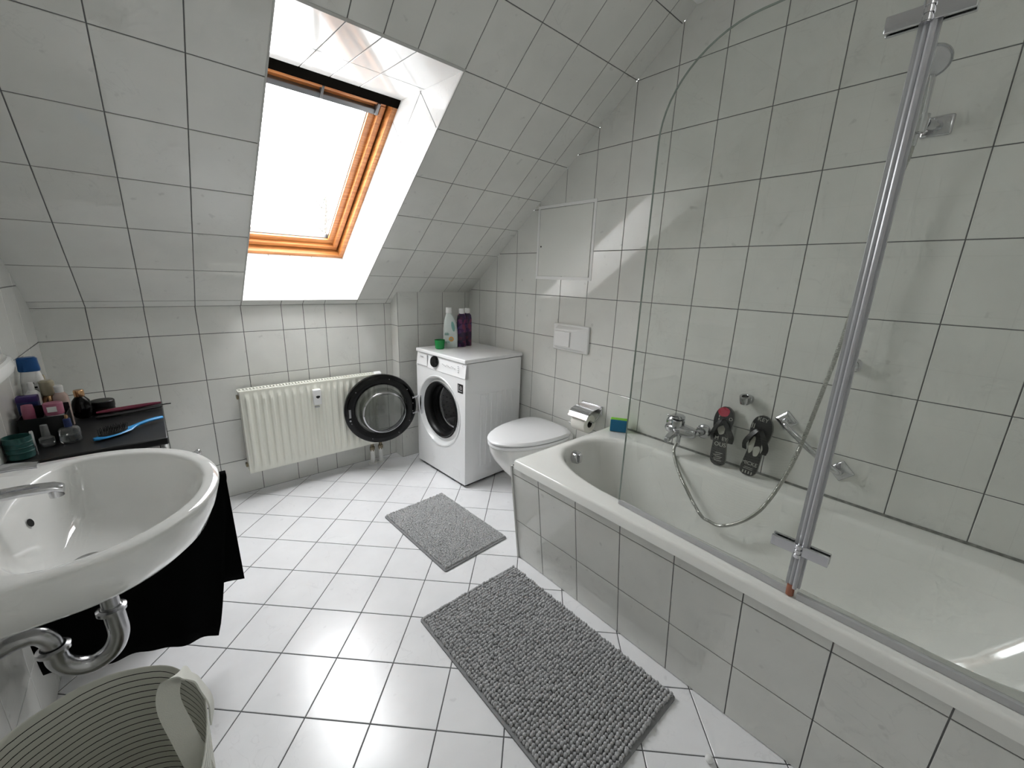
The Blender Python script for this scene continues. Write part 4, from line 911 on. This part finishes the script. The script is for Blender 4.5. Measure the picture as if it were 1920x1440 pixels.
mb = MB(); mb.lathe([(0,0),(.026,0),(.029,.004),(.03,.07),(.0285,.07),(.027,.006),(0,.005)], n=28)
for z in (.02,.035,.05): mb.lathe([(.0295,z),(.031,z+.003),(.0295,z+.006)], n=28)
mb.build('cup_body', M['teal'], t)
t = item('organiser_box', 'open black organiser box holding small cosmetics', -2.165,-.695, 'organiser')
mb = MB(); a_,b_ = .055,.05
mb.box(-a_,a_,-b_,b_,0,.004); mb.box(-a_,-a_+.003,-b_,b_,0,.085); mb.box(a_-.003,a_,-b_,b_,0,.085); mb.box(-a_,a_,-b_,-b_+.003,0,.085); mb.box(-a_,a_,b_-.003,b_,0,.105); mb.box(-.002,.001,-b_,b_,0,.08)
mb.build('box_body', M['black'], t, bevel=.001)
def loose(name, label, x, y, z, prof, mt, cat, cap=None, capm=None):
    t = thing(name, label, cat, (x,y,z)); mb = MB(); mb.lathe(prof, n=20, cap0=True, cap1=True); mb.build('body', mt, t)
    if cap: mb = MB(); mb.lathe(cap, n=20, cap0=True, cap1=True); mb.build('cap', capm, t)
    return t
loose('cream_tube', 'pink cosmetic tube standing in the black organiser box', -2.198,-.70,CT+.0045, [(.012,0),(.014,.005),(.015,.10),(.013,.118)], M['pinkp'], 'tube')
t = loose('cosmetic_pot', 'pink lidded pot with white sticker in the organiser box', -2.142,-.692,CT+.0045, [(.02,0),(.023,.003),(.023,.075)], M['plastic'], 'pot', [(.024,.076),(.024,.112),(.022,.115)], M['pinkp'])
mb = MB(); mb.box(-.012,.01,-.0255,-.0235,.088,.106); mb.build('sticker', M['plastic'], t, smooth=False)
loose('lipstick', 'slim silver stick standing in front of the organiser box', -2.176,-.862,CT, [(.004,0),(.0045,.002),(.0045,.075),(.003,.078)], M['chromed'], 'lipstick')
t = item('cosmetic_box', 'dark blue and purple box at the far left of the cabinet top', -2.205,-.625, 'box')
mb = MB(); mb.box(-.024,.024,-.016,.016,0,.135); mb.build('carton', M['navy'], t, bevel=.001)
mb = MB(); mb.box(-.0245,.0245,-.0165,.0165,.118,.137); mb.build('lid', mat('violet_card',(.06,.03,.16),.4), t, bevel=.001)
t = simple_bottle('spray_can', 'white pump bottle between the shampoo and the blue box', -2.200,-.562, [(.016,0),(.018,.003),(.018,.13),(.010,.142)], M['plastic'], [(.008,.142),(.008,.165),(.006,.17)], M['plastic'])
# hair straightener / comb : dark red and grey
t = item('hair_straightener', 'slim dark red and grey hair styling iron lying behind the blue brush', -1.965,-.53, 'hair iron'); t.rotation_euler = (0,0,.16)
def slab(mb, x0, x1, w0, w1, z0, z1, yo=0):
    rings = []
    for i in range(17):
        q = i/16; e = math.sin(PI*min(1,max(0,q*.92+.04)))**.35; w = (w0+(w1-w0)*q)*e; x = x0+(x1-x0)*q; zc = (z0+z1)/2; hh = (z1-z0)/2*e
        rings.append([(x, yo+w*math.cos(a), zc+hh*math.sin(a)) for a in [2*PI*k/14 for k in range(14)]])
    mb.loft(rings, True, True)
mb = MB(); slab(mb, -.10,.10,.017,.010,.001,.018); mb.build('lower_arm', mat('dark_grey_plastic',(.05,.05,.052),.35), t)
mb = MB(); slab(mb, -.095,.098,.014,.008,.0175,.034); mb.build('upper_arm', M['red'], t)
mb = MB(); mb.tube([(.098,0,.016),(.115,.0,.016),(.13,.004,.014)], .0025, n=8); mb.build('hanging_loop', M['black'], t)
# blue hair brush
t = item('hair_brush', 'bright blue hair brush with black bristles on the black cabinet top', -1.96,-.765, 'hair brush'); t.rotation_euler = (0,0,.66)
mb = MB(); rings = []
HB = [(-.115,.004,.014),(-.108,.014,.013),(-.09,.021,.012),(-.05,.024,.012),(-.01,.020,.013),(.01,.010,.016),(.03,.0075,.019),(.06,.009,.021),(.09,.011,.020),(.108,.009,.018),(.114,.004,.017)]
for x,w,z in HB: rings.append([(x, w*math.cos(a), z-.004+.0055*math.sin(a)) for a in [2*PI*k/16 for k in range(16)]])
mb.loft(rings, True, True); mb.build('handle', M['blue'], t)
mb = MB(); mb.loft([[(-.055+.046*math.cos(a)*s, .019*math.sin(a)*s, z) for a in [2*PI*k/24 for k in range(24)]] for s,z in ((1,.012),(.95,.018),(.6,.021))], True, True); pad = mb.build('cushion', M['black'], t)
mb = MB()
for i in range(11):
    for j in range(-2,3):
        x = -.095+.008*i; y = j*.0065
        if ((x+.055)/.045)**2+(y/.018)**2 > 1: continue
        mb.cyl((x,y,.018),(x+random.uniform(-.002,.002),y*1.35,.036),.0008,.0006,n=5); mb.ball((x,y*1.35,.0365),.0013,6)
br_ = mb.build('bristles', M['black'], t)

# ------------------------------------------------------------------ laundry basket
lb = thing('laundry_basket', 'cream fabric laundry basket with thin black stripes under the washbasin', 'laundry basket', (-2.055,-1.83,0))
def bring(z, k, wob=0):
    out = []
    for i in range(72):
        a = 2*PI*i/72; r = 1+wob*(.010*math.sin(5*a+1)+.008*math.sin(9*a))
        c, s = math.cos(a), math.sin(a); e = .88
        out.append(((.176*k*r)*abs(c)**e*(1 if c > 0 else -1), (.230*k*r)*abs(s)**e*(1 if s > 0 else -1), z+wob*.003*math.sin(4*a)))
    return out
mb = MB(); NZ = 12; outer_ = [bring(.002+.428*i/NZ, .93+.07*i/NZ, 1.0*i/NZ) for i in range(NZ+1)]; inner_ = [bring(.428-.420*i/NZ, .985-.07*i/NZ, 1.0*(1-i/NZ)) for i in range(NZ+1)]
mb.loft(outer_+inner_, True, True)
bs = mb.build('basket_body', M['stripe'], lb, ang=60)
at = bs.data.attributes.new('h','FLOAT','POINT')
for i, v in enumerate(bs.data.vertices): at.data[i].value = .4315-v.co.z if v.co.z < .4295 else 0
for sg in (1,-1):
    pts = [(.160,-.08,.30),(.152,-.052,.36),(.138,-.015,.41),(.122,.035,.455),(.128,.055,.487),(.148,.055,.502),(.165,.050,.48),(.174,.050,.45),(.183,.055,.40),(.182,.058,.35)]
    if sg < 0: pts = [(-.176,-.05,.34),(-.180,-.05,.40),(-.176,-.045,.45),(-.165,-.02,.48),(-.165,.02,.48),(-.176,.045,.45),(-.180,.05,.40),(-.176,.05,.34)]
    path = catmull(pts,8); rings = []
    for i, p in enumerate(path):
        t = i/(len(path)-1); d = (path[min(i+1,len(path)-1)]-path[max(i-1,0)]).normalized()
        k_ = min(1,max(0,(t-.45)/.2)); ref = Vector((1,.1,0)) if sg < 0 else Vector((.9,.25,.15))*(1-k_)+Vector((.15,.75,-.6))*k_; w2 = d.cross(ref).normalized() if sg < 0 else (ref-d*ref.dot(d)).normalized()
        hw = .019; n2 = d.cross(w2).normalized(); rings.append([p+w2*hw+n2*.0015,p+w2*hw-n2*.0015,p-w2*hw-n2*.0015,p-w2*hw+n2*.0015])
    mb = MB(); mb.loft(rings, True, True); mb.build('handle', M['cloth'], lb, label='plain cream handle loop')

# small round cap on the floor near the tub
sc_ = thing('door_stop', 'small white round stopper on the floor at the bottom edge', 'stopper', (-.838,-2.462,.0))
mb = MB(); mb.ball((0,0,.011),.011,20,(1,1,1)); mb.build('ball', M['plastic'], sc_)

# ------------------------------------------------------------------ light
world = bpy.data.worlds.new('sky'); sc.world = world; world.use_nodes = True
bg = world.node_tree.nodes['Background']; bg.inputs['Color'].default_value = (.96,.98,1.0,1); bg.inputs['Strength'].default_value = 22.0
pl = bpy.data.lights.new('sky_portal','AREA'); pl.shape = 'RECTANGLE'; pl.size = .46; pl.size_y = .95; pl.cycles.is_portal = True
po = bpy.data.objects.new('sky_portal', pl); COL.objects.link(po)
pc_ = SL(-1.147,.59,-.46); nrm = SL(0,0,1)-SL(0,0,0)
po.matrix_world = Matrix.Translation(pc_) @ nrm.to_track_quat('-Z','Y').to_matrix().to_4x4()
# added fill globe, unseen behind the camera, to brighten walls and slopes
lamp = thing('fill_lamp', 'added unseen fill globe below the flat ceiling near the front wall', 'lamp', (-1.30,-2.95,ZC))
mb = MB(); mb.lathe([(.06,0),(.06,-.02),(.02,-.03),(.012,-.035),(.012,-.08)], n=40); mb.build('fill_base', M['plastic'], lamp)
M['fillglow'] = mat('fill_diffuser', (.9,.9,.88), .5)
b_ = M['fillglow'].node_tree.nodes['Principled BSDF']; b_.inputs['Emission Color'].default_value = (1,1,.99,1); b_.inputs['Emission Strength'].default_value = 2.5
mb = MB(); mb.ball((0,0,-.20),.13,32); mb.build('fill_globe', M['fillglow'], lamp)

# ------------------------------------------------------------------ camera
cam = bpy.data.cameras.new('camera'); co = bpy.data.objects.new('camera', cam); COL.objects.link(co); sc.camera = co
rz, rx_, ry = -.7284, -.2547, .0344; f = 764.28
czz, szz = math.cos(rz), math.sin(rz)
fwd = Vector((-szz*math.cos(rx_), czz*math.cos(rx_), math.sin(rx_))); r0 = Vector((czz,szz,0)); u0 = r0.cross(fwd)
right = math.cos(ry)*r0+math.sin(ry)*u0; upv = -math.sin(ry)*r0+math.cos(ry)*u0
m4 = Matrix((right, upv, -fwd)).transposed().to_4x4(); m4.translation = Vector((-1.8513,-2.7043,1.3107)); co.matrix_world = m4
cam.sensor_width = 36; cam.lens = 36*f/1920; cam.clip_start = .01; cam.clip_end = 100

sc.view_settings.view_transform = 'Standard'; sc.view_settings.look = 'None'; sc.view_settings.gamma = 1; sc.view_settings.use_curve_mapping = False
sc.view_settings.exposure = 0.16
sc.cycles.use_denoising = True; sc.cycles.use_adaptive_sampling = True; sc.cycles.adaptive_threshold = .09; sc.cycles.adaptive_min_samples = 12; sc.cycles.max_bounces = 8; sc.cycles.diffuse_bounces = 5; sc.cycles.glossy_bounces = 4; sc.cycles.transparent_max_bounces = 12
sc.cycles.sample_clamp_indirect = 8; sc.cycles.caustics_refractive = False; sc.cycles.blur_glossy = .5
